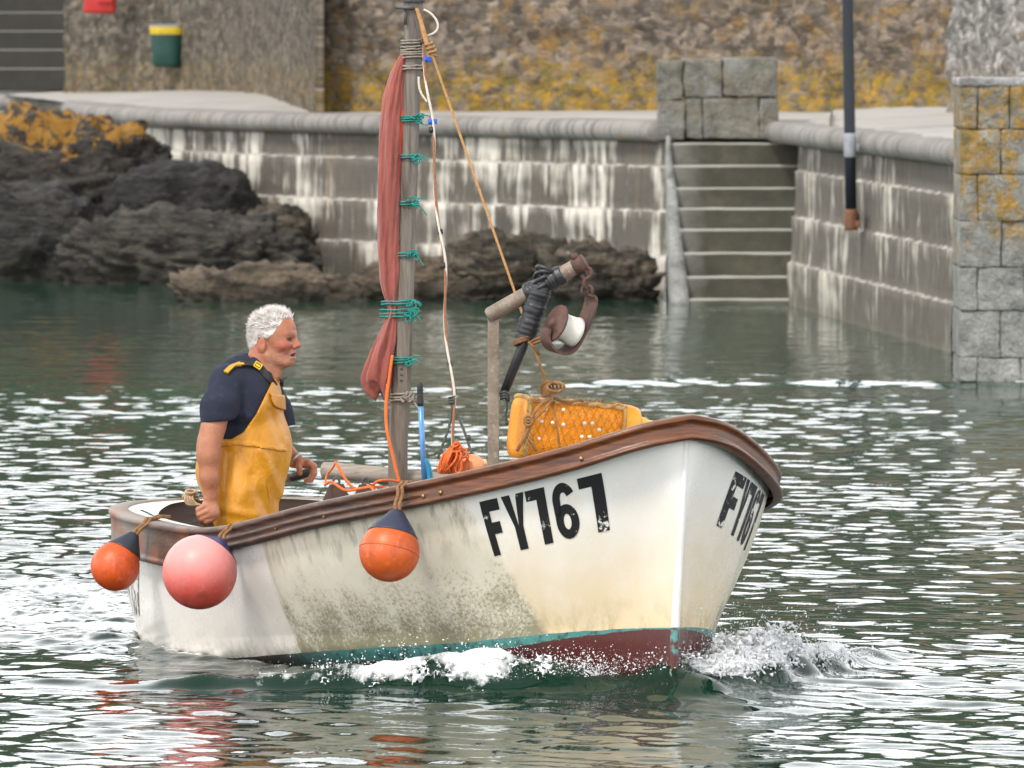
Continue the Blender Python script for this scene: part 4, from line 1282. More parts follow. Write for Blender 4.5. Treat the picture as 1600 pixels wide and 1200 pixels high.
# ---- mast with its sail
Y_M = float(bw(.565 * B_L - B_RAKE, 0, .5)[1])
def mast_at(py): return at(622 + (743 - py) / 743 * 25.5, py, Y_M)
def make_mast():
    t = NT('grey weathered spar'); co = t.co()
    g = t.noise(t.map(co, (16, 16, .8)), 2.6, 6, .65, .4)
    c = t.mix(t.rng(g, .3, .68), (.075, .062, .048), (.23, .20, .17))
    zl = t.xyz(co)[2]
    c = t.mix(t.rng(zl, 1.4, .6, 0, .55), c, t.mix(g, (.10, .065, .04), (.22, .16, .11)))
    c = t.mix(t.rng(t.noise(t.map(co, (20, 20, .5)), 4, 3), .64, .68, 0, .8), c, (.05, .04, .033))
    m = t.done(c, .8, t.bump(g, .7, .006))
    foot = bw(.565 * B_L - B_RAKE, 0, -.06)
    pts = [foot, mast_at(745), mast_at(600), mast_at(400), mast_at(200), mast_at(60), mast_at(-140), mast_at(-330)]
    b = MB(); b.tube(curve(pts, 40), np.linspace(.041, .036, 40), 18)
    mast = b.build('mast', m, boat)
    teal = simple('teal twine', (.015, .26, .21), (.01, .17, .15), .7, 60, .4)
    hemp = simple('grey cord', (.30, .26, .21), (.20, .17, .14), .8, 60, .4)
    R = random.Random(3)
    def wrap(py, mat, turns, r, name, rad=.040, pitch=.012, knot=True, tails=2, ext=0.0):
        c = mast_at(py); b = MB(); pts = []
        for k in range(int(turns * 16) + 1):
            a = k / 16 * 2 * math.pi
            rr = rad + .004 + r
            q = c + np.array([math.cos(a) * rr, math.sin(a) * rr, (k / (turns * 16) - .5) * pitch * turns + R.uniform(-.002, .002)])
            if ext and math.cos(a) < 0: q[0] += ext * math.cos(a)
            pts.append(q)
        b.tube(pts, r, 7)
        if knot:
            kx = c + np.array([rad * .6, -rad - .01, 0])
            for k in range(5):
                p0 = kx + np.array([R.uniform(-.012, .012), -.004, R.uniform(-.01, .01)])
                b.tube(curve([p0, p0 + (R.uniform(-.02, .02), -.012, R.uniform(-.015, .02)), p0 + (R.uniform(-.02, .02), -.006, R.uniform(-.02, .01))], 8), r, 6)
            for k in range(tails):
                d = np.array([R.uniform(.02, .06), -.01, R.uniform(-.05, .03)])
                b.tube(curve([kx, kx + d * .5 + (0, 0, .012), kx + d], 10), r * .8, 6)
                w_, t_ = R.uniform(.015, .045), R.uniform(-.9, .9); lp = kx + (R.uniform(-.02, .02), -.012, R.uniform(-.01, .01))
                e1 = np.array([math.cos(t_), 0, math.sin(t_)]) * w_; e2 = np.array([-math.sin(t_), 0, math.cos(t_)]) * w_ * .45
                b.tube(curve([kx, lp + e1 * .5 + e2, lp + e1, lp + e1 * .5 - e2, kx], 14), r * .8, 6)
        return b.build(name, mat, mast)
    for py, tn in ((186, 3), (245, 2), (318, 2), (398, 2), (563, 3)):
        wrap(py, teal, tn, .0034, 'lashing', pitch=.010)
    wrap(473, teal, 2, .0036, 'lashing', pitch=.010, ext=.045); wrap(490, teal, 3, .0036, 'lashing', pitch=.014, ext=.05, tails=4)
    for py, tn in ((66, 2), (78, 3), (88, 2), (106, 2)): wrap(py, hemp, tn, .0042, 'cord_wrapping', pitch=.011, knot=False)
    wrap(621, hemp, 3, .0048, 'cord_wrapping', pitch=.012, tails=3)
    # iron at the masthead
    iron = simple('dark iron', (.06, .055, .06), (.11, .10, .10), .6, 20, .4)
    b = MB(); c = mast_at(12)
    b.tube([c + (-.075, -.03, .002), c + (-.03, -.045, 0), c + (.0, -.045, .0)], .008, 8)
    b.tube([c + (-.037, -.03, 0), c + (-.036, -.036, -.07)], .006, 8)
    b.lathe([(.039, -.01), (.045, -.01), (.045, .018), (.039, .018)], c + (0, 0, .03), (0, 0, 1), 18)
    b.build('mast_fitting', iron, mast)
    b = MB(); 
    for k in range(3): b.lathe([(.006, 0), (.006, .006), (0, .008)], mast_at(575 + 9 * k) + (.0, -.037, 0), (0, -1, 0), 8)
    b.build('bolt_head', iron, mast)
    return mast
mast = make_mast()

def make_sail():
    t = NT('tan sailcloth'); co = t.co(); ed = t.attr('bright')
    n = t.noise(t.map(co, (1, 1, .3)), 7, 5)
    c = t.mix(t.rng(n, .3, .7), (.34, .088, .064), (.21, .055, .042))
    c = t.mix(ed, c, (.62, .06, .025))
    m = t.done(c, .85, t.bump(t.math('ADD', t.noise(t.map(co, (12, 12, 1.5)), 3, 4), t.math('MULTIPLY', t.noise(t.map(co, (1, 1, .5), (.3, .5, 0)), 16, 5, .6), .5)), .8, .016), Sheen_Weight=.2)
    #        py   left right  depth
    rows = [(78, 631, 635, .010), (90, 624, 635, .020), (105, 614, 634, .032), (125, 606, 633, .040), (150, 599, 632, .046), (180, 595, 631, .050), (220, 593, 630, .052), (270, 591, 628, .054),
            (330, 590, 627, .055), (390, 590, 625, .054), (430, 592, 624, .050), (452, 596, 623, .044), (468, 602, 622, .034), (480, 606, 622, .028), (490, 606, 622, .030), (505, 599, 622, .040), (525, 589, 621, .050),
            (545, 580, 619, .056), (565, 572, 617, .058), (580, 566, 616, .056), (592, 563, 614, .050), (600, 566, 613, .044), (608, 573, 612, .036), (614, 584, 610, .024), (618, 592, 606, .010)]
    rows = np.array(rows, float)
    yy = np.linspace(78, 618, 150)
    xl = np.interp(yy, rows[:, 0], rows[:, 1]); xr = np.interp(yy, rows[:, 0], rows[:, 2]); dp = np.interp(yy, rows[:, 0], rows[:, 3])
    k = np.ones(5) / 5
    sm = lambda v: np.convolve(np.pad(v, 2, mode='edge'), k, 'valid')
    xl, xr, dp = sm(xl), sm(xr), sm(dp)
    n = 72; a = np.linspace(0, 2 * np.pi, n, endpoint=False)
    V = []; br = []
    for i, y in enumerate(yy):
        L = at(xl[i], y, Y_M); Rr = at(xr[i], y, Y_M)
        c = (L + Rr) / 2; hw = (Rr[0] - L[0]) / 2
        ph = y * .010
        fold = 1 + .14 * np.sin(4 * a + 2.2 * math.sin(y * .011) + .5) + .07 * np.sin(7 * a - y * .02) + .05 * np.sin(13 * a + y * .035)
        if y > 490: fold = 1 + .15 * np.sin(6 * a + y * .012) + .09 * np.sin(11 * a - y * .02)
        q = np.stack([np.cos(a) * hw * (1 + (fold - 1) * .55), np.sin(a) * dp[i] * fold, np.zeros(n)], 1)
        q[:, 2] += .012 * np.sin(3 * a + 1) * (1 if y < 600 else 2)
        V.append(c + (0, -.005, 0) + q)
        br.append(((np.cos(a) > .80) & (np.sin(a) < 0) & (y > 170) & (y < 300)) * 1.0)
    V = np.concatenate(V); V += (.004 * fbm(V * np.array([40, 40, 9]), 3, seed=3))[:, None] * np.array([1, -1, 0])
    m_ = len(yy)
    F = [(i * n + j, i * n + (j + 1) % n, (i + 1) * n + (j + 1) % n, (i + 1) * n + j) for i in range(m_ - 1) for j in range(n)] + [tuple(range(n))[::-1], tuple((m_ - 1) * n + j for j in range(n))]
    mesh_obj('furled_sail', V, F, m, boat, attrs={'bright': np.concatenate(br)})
make_sail()

# ---- hauling davit
def make_davit():
    Yd = 33.55
    D = lambda px, py, dy=0.0: at(px, py, Yd + dy)
    steel = NT('rust-bloomed tube'); co = steel.co()
    c = steel.mix(steel.rng(steel.noise(co, 16, 5, .7), .35, .65), (.27, .215, .165), (.16, .115, .08))
    c = steel.mix(steel.rng(steel.noise(co, 60, 3), .58, .7, 0, .6), c, (.36, .33, .29))
    steel = steel.done(c, .6, steel.bump(steel.noise(co, 50, 4), .3, .004), Metallic=.15)
    tape = NT('black rubber tape'); co = tape.co()
    tape = tape.done(tape.mix(tape.noise(co, 20, 4), (.012, .012, .014), (.035, .035, .038)), .42, tape.bump(tape.noise(co, 25, 4), .4, .006))
    foot = D(773, 735); top = D(769, 492)
    b = MB()
    w = .0225
    b.box((foot + top) / 2 - (0, 0, .12), (w, w, (top[2] - foot[2]) / 2 + .12), bev=.004)
    dav = b.build('davit', steel, boat, smooth=False)
    a0 = D(766, 492, -.01); a1 = D(909, 411, -.10)
    ax = (a1 - a0) / np.linalg.norm(a1 - a0)
    b = MB(); b.tube([a0 - ax * .01, a0, a0 + (a1 - a0) * .5, a1, a1 + ax * .012], [.026, .031, .031, .030, .026], 18); b.build('arm', steel, dav)
    rust = simple('rusted pulley iron', (.12, .058, .042), (.065, .036, .03), .75, 18, .7, .008)
    b = MB(); b.tube([a0 + (a1 - a0) * .92, a1 + ax * .014], [.033, .033], 18); b.lathe([(.014, 0), (.014, .02), (.009, .025), (.0, .026)], a0 + (a1 - a0) * .93 + (0, -.01, .028), (-.2, 0, 1), 10)
    b.build('arm_cap', rust, dav)
    # wrapped tape over the arm and down the strut
    R = random.Random(5)
    def wrapped(p, q, r0, r1, n, seed):
        L = np.linspace(0, 1, n); P = p + (q - p) * L[:, None]
        rr = r0 + (r1 - r0) * L + .0045 * np.abs(np.sin(L * n * .26)) + np.array([R.uniform(-.002, .003) for _ in L])
        bb = MB(); bb.tube(P, rr, 22)
        V = np.concatenate(bb.V); V = V + (.004 * fbm(V * 30, 3, seed=seed))[:, None] * np.array([.5, -.7, .5])
        return V, bb.F
    b = MB(); 
    V, F = wrapped(a0 + (a1 - a0) * .40, a0 + (a1 - a0) * .80, .036, .034, 46, 1); b.add(V, F)
    V, F = wrapped(D(845, 446, -.06), D(820, 530, -.05), .045, .036, 40, 2); b.add(V, F)
    for k in range(4):   # crossing turns where the two meet
        c = D(845 + 3 * k, 447 - 4 * k, -.06); a = np.linspace(0, 2 * np.pi, 18)
        b.tube([c + np.array([.038 * math.cos(x) , .042 * math.sin(x), .024 * math.cos(x + .8 * k) + .008 * k]) for x in a], .009, 8)
    b.build('tape_wrapping', tape, dav)
    b = MB(); b.tube([D(828, 505, -.05), D(815, 545, -.045), D(787, 615, -.01)], [.022, .021, .017], 14)
    for k in range(3): b.tube([D(782, 614 + 4 * k, -.03), D(790, 612 + 4 * k, -.04), D(794, 618 + 4 * k, -.02)], .009, 7)
    b.build('strut', tape, dav)
    b = MB(); b.tube(curve([D(791, 622, -.03), D(792, 640, -.03), D(790, 648, -.03), D(793, 660, -.03)], 14), .004, 6); b.sphere(D(792, 661, -.03), .008, 8, 6)
    b.build('cord', tape, dav)

    # pulley block hanging from the arm end
    c = D(882, 512, -.12)
    root = thing('pulley_block', 'rusty pulley block with white sheave hanging from the davit arm', 'pulley', c)
    axis = np.array([-.78, -.47, .38]); axis /= np.linalg.norm(axis)
    up = np.array([.12, -.05, 1.0]); up -= axis * (up @ axis); up /= np.linalg.norm(up); sd = np.cross(up, axis)
    # bent strap: up one cheek, under the sheave, up the other
    path = [(.036, .158), (.056, .156), (.074, .085), (.068, -.01), (.056, -.07), (.02, -.098), (-.03, -.094), (-.060, -.07), (-.070, -.03)]
    ctr = curve([c + (-axis) * x + up * y + sd * .0 for x, y in path], 40)
    b = MB(); wv = np.interp(np.linspace(0, 1, 40), [0, .1, .4, .75, 1], [.040, .046, .052, .044, .026]); th = .005
    tg = np.gradient(ctr, axis=0); tg /= np.linalg.norm(tg, axis=1)[:, None]
    nn = np.cross(tg, sd)
    V = np.concatenate([np.stack([ctr + sd * wv[:, None] + nn * th, ctr - sd * wv[:, None] + nn * th, ctr - sd * wv[:, None] - nn * th, ctr + sd * wv[:, None] - nn * th], 1).reshape(-1, 3)])
    F = [(4 * i + j, 4 * i + (j + 1) % 4, 4 * i + 4 + (j + 1) % 4, 4 * i + 4 + j) for i in range(39) for j in range(4)] + [(0, 1, 2, 3), (159, 158, 157, 156)]
    b.add(V, F); b.build('strap', rust, root, smooth=False)
    white = simple('white nylon', (.74, .72, .66), (.60, .57, .50), .4, 12, .15)
    b = MB(); b.lathe([(.064, -.052), (.058, -.040), (.054, 0), (.056, .026), (.064, .040)], c, axis, 36); b.build('sheave', white, root)
    b = MB(); b.lathe([(.001, .038), (.074, .038), (.078, .041), (.078, .047), (.072, .050), (.02, .052), (.02, .064), (.012, .069), (0.0, .069)], c, axis, 36)
    b.build('cheek_plate', rust, root)
    # hook, shackle and link
    h = a1 + ax * -.005
    b = MB(); t0 = ctr[0]
    hk = D(914, 428, -.10)
    b.tube(curve([h + (0, 0, -.02), hk + (.018, 0, .02), hk + (.02, 0, -.005), hk + (0, 0, -.02), hk + (-.014, 0, -.004)], 16), .008, 8)
    b.tube(curve([hk + (0, 0, -.015), hk + (-.004, 0, -.05), t0 + (0, 0, .02), t0], 10), .0075, 8)
    b.tube(curve([t0 + (-.02, 0, .0), t0 + (-.015, 0, .028), t0 + (.012, 0, .03), t0 + (.02, 0, 0)], 12), .007, 8)
    b.build('hook', rust, root)
    # brown lanyard tying the block back to the strut
    br = simple('brown cord', (.24, .105, .04), (.15, .07, .03), .8, 50, .4)
    b = MB(); k0 = D(818, 534, -.08)
    a = np.linspace(0, 2 * np.pi * 3, 48)
    b.tube([k0 + np.array([.036 * math.cos(x), .036 * math.sin(x) + .03, .012 * math.cos(x + .5) + .005 * x / 6 - .005]) for x in a], .006, 7)
    e = c + axis * .03 - up * .05
    b.tube(curve([k0 + (.03, -.01, 0), (k0 + e) / 2 + (0, 0, .004), e], 12), .006, 7)
    b.tube(curve([k0 + (.03, -.01, -.012), (k0 + e) / 2 + (0, 0, -.010), e + (0, 0, -.01)], 12), .006, 7)
    b.tube(curve([k0 + (.02, -.02, 0), k0 + (.04, -.03, -.02), k0 + (.06, -.02, -.05)], 10), .006, 7)
    tag(b.build('lanyard', br), 'brown cord tied round the black davit strut holding the pulley back', 'rope')
make_davit()

# ---- tiller and rudder
def make_tiller():
    wd = simple('tiller ash', (.30, .25, .20), (.18, .145, .115), .6, 9, .4)
    dk = simple('dark tiller grip', (.045, .038, .034), (.025, .022, .02), .5, 20, .3)
    tip = at(488, 736, 36.0); g0 = at(455, 746, 36.05)
    st = bw(.985 * B_L - B_RAKE, 0, .66)
    b = MB(); b.tube([st, st + (g0 - st) * .5, g0], [.026, .022, .018], 12); t_ = b.build('tiller', wd, boat)
    b = MB(); b.tube([g0, g0 + (tip - g0) * .2, g0 + (tip - g0) * .8, tip], [.017, .019, .019, .014], 12); b.build('grip', dk, t_)
    b = MB(); s0 = 1.012 * B_L - B_RAKE
    b.box(bw(s0 - .02, 0, -.12), (.07, .018, .22), R=np.stack([BF, -BS, BU], 1), bev=.008)
    b.build('rudder', simple('rudder paint', (.45, .44, .40), (.3, .29, .26)), boat, smooth=False)
make_tiller()
# ================================================================== fenders hung over the side
def rail_pt(u, out=.04, dz=0.0, port=False):
    i = int(np.argmin(np.abs(US - u)))
    sg = -1 if port else 1
    return bw(LS[i] + LNS[i] * out, sg * (LB[i] + LNB[i] * out), LZ[i] + dz)

def rail_u_at(px):
    P = proj(np.array([rail_pt(u) for u in US]))[:, 0]
    return US[int(np.argmin(np.abs(P - px)))]

def fender(label, cpx, cpy, rpx, ex, ey, rope, col, col2, cap, seam=False, top_tint=None, extra=None):
    u = rail_u_at(rope[0][0]); Yr = rail_pt(u)[1]
    r = rpx / FPX * (Yr - .15)
    Y = Yr - r * 1.0 - .02
    c = at(cpx, cpy, Y); r = rpx / FPX * Y
    eye = at(ex, ey, Y + r * .45)
    ax = eye - c; L = np.linalg.norm(ax); ax /= L
    root = thing('fender', label, 'fender', c, group='round fenders hanging over the starboard side')
    t = NT('fender vinyl'); co = t.co()
    n = t.noise(co, 6, 5, .6)
    cc = t.mix(t.rng(n, .3, .7), col, col2)
    cc = t.mix(t.rng(t.noise(co, 9, 7, .75), .47, .62, 0, .6), cc, tuple(x * .42 + .02 for x in col))
    cc = t.mix(t.rng(t.noise(t.map(co, (1, 1, .4), (.4, .2, 0)), 30, 4, .8), .56, .64, 0, .5), cc, tuple(min(.9, x * 1.3 + .08) for x in col))
    if top_tint: cc = t.mix(t.rng(t.math('ADD', t.xyz(co)[2], t.math('MULTIPLY', t.noise(co, 5, 4), .14)), -.01, .22), cc, top_tint)  # paler towards the top
    m = t.done(cc, t.rng(t.noise(co, 8, 5), .3, .7, .34, .62), t.bump(t.noise(co, 40, 5), .25, .003), Subsurface_Weight=.05)
    k = L / r
    # ball drawn out into a neck
    prof = []
    for a in np.linspace(0, math.pi * .74, 26): prof.append((math.sin(a) * r + 1e-5, -math.cos(a) * r))
    r0, h0 = prof[-1]
    hn = L * .92
    for q in np.linspace(.12, 1, 10):
        h = h0 + (hn - h0) * q; prof.append((r0 * (1 - q) ** 1.05 + .030 * q ** .7 * 1 * (r / .12), h))
    cut = h0 + (hn - h0) * (.10 if not extra else extra)
    body = [p for p in prof if p[1] <= cut + .001]; last = body[-1]
    b = MB(); b.lathe(body + [(last[0] * .98, last[1] + .001), (.0, last[1] + .001)], c, ax, 48); ball = b.build('ball', m, root)
    neck = [(np.interp(h, [p[1] for p in prof[13:]], [p[0] for p in prof[13:]]), h) for h in np.linspace(last[1] - .012, hn, 14)]
    neck = [(x + .004, h) for x, h in neck]
    b = MB(); b.lathe([(neck[0][0] - .006, neck[0][1] - .001)] + neck + [(.022, hn + .012), (0, hn + .014)], c, ax, 40)
    mc = simple('blue black vinyl', cap, tuple(x * .6 for x in cap), .45, 14, .2)
    b.build('neck', mc, root)
    if seam:
        b = MB(); b.lathe([(r * .995, -.006), (r * 1.012, -.003), (r * 1.014, .001), (r * 1.0, .005)], c, ax, 48); b.build('seam', m, ball)
    # rope from the eye up over the band
    rm = simple('tan rope', (.30, .155, .06), (.18, .09, .04), .85, 70, .7, .004)
    pts = [c + ax * (hn - .005)] + [np.array(q) for q in [at(x, y, Yr - d) for x, y, d in rope[1:]]]
    b = MB()
    for off in (-.008, .009):
        P = curve(np.array(pts) + (off, 0, 0), 26); a = np.linspace(0, 9, 26)
        b.tube(P + np.stack([.003 * np.cos(a * 2), 0 * a, .003 * np.sin(a * 2)], 1), .0075, 7)
    b.tube([c + ax * (hn - .02) + np.array([.02 * math.cos(x), .012, .022 * math.sin(x)]) for x in np.linspace(0, 2 * np.pi, 14)], .007, 7)
    b.build('rope', rm, root)
    return root

fender('small orange fender with dark neck at the stern quarter', 180, 885, 38.5, 210, 834, [(222,), (222, 822, .06), (232, 812, .03), (246, 808, -.05), (262, 806, -.12)], (.62, .075, .008), (.70, .10, .014), (.03, .035, .05), extra=.30)
fender('large faded pink fender hanging on the stern band', 312, 894, 58.5, 347, 844, [(352,), (352, 830, .07), (362, 822, .04), (376, 818, -.03), (392, 817, -.1)], (.70, .085, .06), (.74, .125, .095), (.035, .04, .16), top_tint=(.82, .36, .34), extra=.42)
fender('orange fender with raised seam hanging amidships', 608.5, 862, 47.5, 621, 797, [(622,), (623, 779, .065), (625, 764, .055), (629, 756, .0), (640, 752, -.08)], (.56, .085, .010), (.64, .115, .018), (.035, .04, .075), seam=True, extra=.06)

# ================================================================== lobster pot on the fore deck
def lobster_pot():
    Yp = 33.75
    P = lambda px, py, dy=0.0: at(px, py, Yp + dy)
    t = NT('orange yellow plastic'); co = t.co()
    v = t.map(co, (1, 1, 1))
    mesh = t.voro(v, 62, 'DISTANCE_TO_EDGE')
    c = t.mix(t.noise(co, 6, 4), (.90, .35, .004), (.84, .26, .003))
    c = t.mix(t.rng(t.noise(co, 26, 5, .7), .58, .7, 0, .5), c, (.85, .52, .16))
    c = t.mix(t.rng(t.voro(v, 40, 'F1'), .16, .22, .65, 0), c, (.55, .17, .01))
    m = t.done(c, .5, t.bump(t.rng(mesh, 0, .1), .5, .005), Subsurface_Weight=.15)
    center = P(885, 672)
    root = thing('lobster_pot', 'orange yellow plastic lobster pot bound with rope on the fore deck', 'lobster pot', center)
    axA = P(808, 668); axB = P(972, 672, .10)
    ax = (axB - axA); Lh = np.linalg.norm(ax); ax /= Lh
    up = np.array([0, 0, 1.0]); up -= ax * (up @ ax); up /= np.linalg.norm(up); sd = np.cross(up, ax)
    def ringset(ts, hs, ds, n=48, pw=4.0):
        V = []
        a = np.linspace(0, 2 * np.pi, n, endpoint=False)
        for t_, h, d in zip(ts, hs, ds):
            e = (np.abs(np.cos(a)) ** pw + np.abs(np.sin(a)) ** pw) ** (-1 / pw)
            V.append(axA + ax * t_ * Lh + sd * (np.cos(a) * e * d)[:, None] + up * (np.sin(a) * e * h)[:, None])
        m_ = len(ts); V = np.concatenate(V)
        F = [(i * n + j, i * n + (j + 1) % n, (i + 1) * n + (j + 1) % n, (i + 1) * n + j) for i in range(m_ - 1) for j in range(n)]
        F += [tuple(range(n))[::-1], tuple((m_ - 1) * n + j for j in range(n))]
        return V, F
    ts = np.concatenate([[0, 0, .03], np.linspace(.08, 1, 20)]); hs = np.interp(ts, [0, .06, .5, 1], [.118, .122, .112, .092]); hs[0] = .08; ds = hs * 1.25
    V, F = ringset(ts, hs, ds); V = V + (.006 * fbm(V * 11, 3, seed=2))[:, None] * up
    V[:, 0] += (V[:, 2] - axA[2]) * .09
    b = MB(); b.add(V, F); body = b.build('pot_body', m, root)
    # drilled holes, drawn as white dots for the light seen through them
    wm = simple('white plug', (.80, .78, .72), (.6, .58, .5), .4)
    R = random.Random(8)
    for px, py in ((846, 659), (863, 661), (880, 664), (913, 662), (925, 662), (936, 672), (909, 683), (842, 686), (852, 640), (880, 641), (921, 683)):
        q = P(px, py, -.135)
        b = MB(); b.lathe([(.008, 0), (.0075, .010), (.003, .014), (0, .014)], q + (0, .006, 0), (0.1, -1, .2), 10); b.build('hole_dot', wm, body)
    # end hoop and spout
    y2 = simple('yellow plastic hoop', (.84, .42, .02), (.76, .33, .015), .45, 14, .2)
    ts2 = np.array([.955, .96, .98, 1.06, 1.12, 1.125]); V, F = ringset(ts2, [.085, .100, .104, .100, .092, .06], [.105, .125, .13, .125, .115, .08], pw=3.2)
    b = MB(); b.add(V, F); b.build('end_hoop', y2, root)
    sA = axA + ax * Lh * 1.10 - up * .004; sB = P(1022, 668, .16)
    b = MB(); b.tube([sA, sA + (sB - sA) * .3, sA + (sB - sA) * .8, sB], [.075, .062, .034, .028], 24); b.build('spout', y2, root)
    # fuzzy binding rope round the rims, netting strands, handles
    fz = simple('frayed tan rope', (.62, .40, .16), (.46, .26, .09), .9, 60, .8, .004)
    dk = simple('orange netting twine', (.62, .24, .02), (.48, .17, .015), .9, 50, .4)
    b = MB()
    def onpot(t_, ang, o=.006):
        h = float(np.interp(t_, [0, .06, .5, 1], [.118, .122, .112, .092])) + o; d = h * 1.25
        e = (abs(math.cos(ang)) ** 4 + abs(math.sin(ang)) ** 4) ** -.25
        q = axA + ax * t_ * Lh + sd * math.cos(ang) * e * d + up * math.sin(ang) * e * h
        q = q.copy(); q[0] += (q[2] - axA[2]) * .09
        return q
    # sd points away from the camera when negative: front face is where the point is nearest the camera
    front = 0.0 if sd[1] < 0 else math.pi
    sg = 1 if front == 0.0 else -1
    fr = lambda k: front + sg * k           # k from -pi/4 (bottom) to pi/4 (top) on the front face
    b.tube(curve([onpot(t_, fr(.86)) + (0, 0, .004 * math.sin(t_ * 40)) for t_ in np.linspace(.0, .95, 20)], 60), .009, 7)
    b.tube(curve([onpot(.015, fr(k)) for k in np.linspace(-.8, 2.2, 16)], 40), .010, 7)
    b.tube(curve([onpot(.94, fr(k)) for k in np.linspace(-.8, 2.2, 16)], 40), .007, 7)
    for k in range(260):                    # frayed ends
        if k < 170: q = onpot(R.uniform(0, .95), fr(.80 + R.uniform(0, .25)), .010)
        else: q = onpot(R.uniform(0, .03), fr(R.uniform(-.7, .9)), .010)
        d = np.array([R.uniform(-.02, .02), R.uniform(-.02, .0), R.uniform(-.014, .02)])
        b.tube([q, q + d * .6, q + d + (0, 0, -.004)], .0013, 4)
    b.build('binding_rope', fz, root)
    b = MB()
    for k in range(-2, 15):
        for s_ in (1, -1):
            pts = []
            for j in np.linspace(0, 1, 12):
                t_ = k * .075 + (j if s_ > 0 else 1 - j) * .22
                pts.append((t_, -.75 + 1.5 * j))
            pts = [p for p in pts if .02 < p[0] < .93]
            if len(pts) > 2: b.tube([onpot(t_, fr(k_), .003) for t_, k_ in pts], .0009, 4)
    b.build('netting', dk, root)
    br = simple('brown pot rope', (.34, .17, .06), (.22, .11, .04), .85, 60, .6)
    b = MB()
    b.tube(curve([P(862, 622, -.12), P(845, 632, -.16), P(832, 650, -.17), P(826, 668, -.165), P(816, 690, -.165), P(808, 704, -.15)], 30), .007, 8)
    b.tube(curve([P(862, 624, -.12), P(850, 640, -.165), P(835, 655, -.165), P(822, 672, -.16), P(830, 690, -.16), P(838, 704, -.15)], 30), .006, 8)
    b.tube(curve([P(866, 628, -.10), P(868, 650, -.155), P(872, 680, -.158), P(875, 700, -.15)], 20), .0045, 7)
    b.tube([P(826, 662, -.17) + np.array([.016 * math.cos(x), -.004, .016 * math.sin(x) + .002 * x]) for x in np.linspace(0, 12, 30)], .006, 7)
    b.tube(curve([P(866, 622, -.08), P(890, 628, -.11), P(905, 625, -.1), P(912, 628, -.1)], 16), .006, 7)
    b.build('handle_rope', br, root)
lobster_pot()

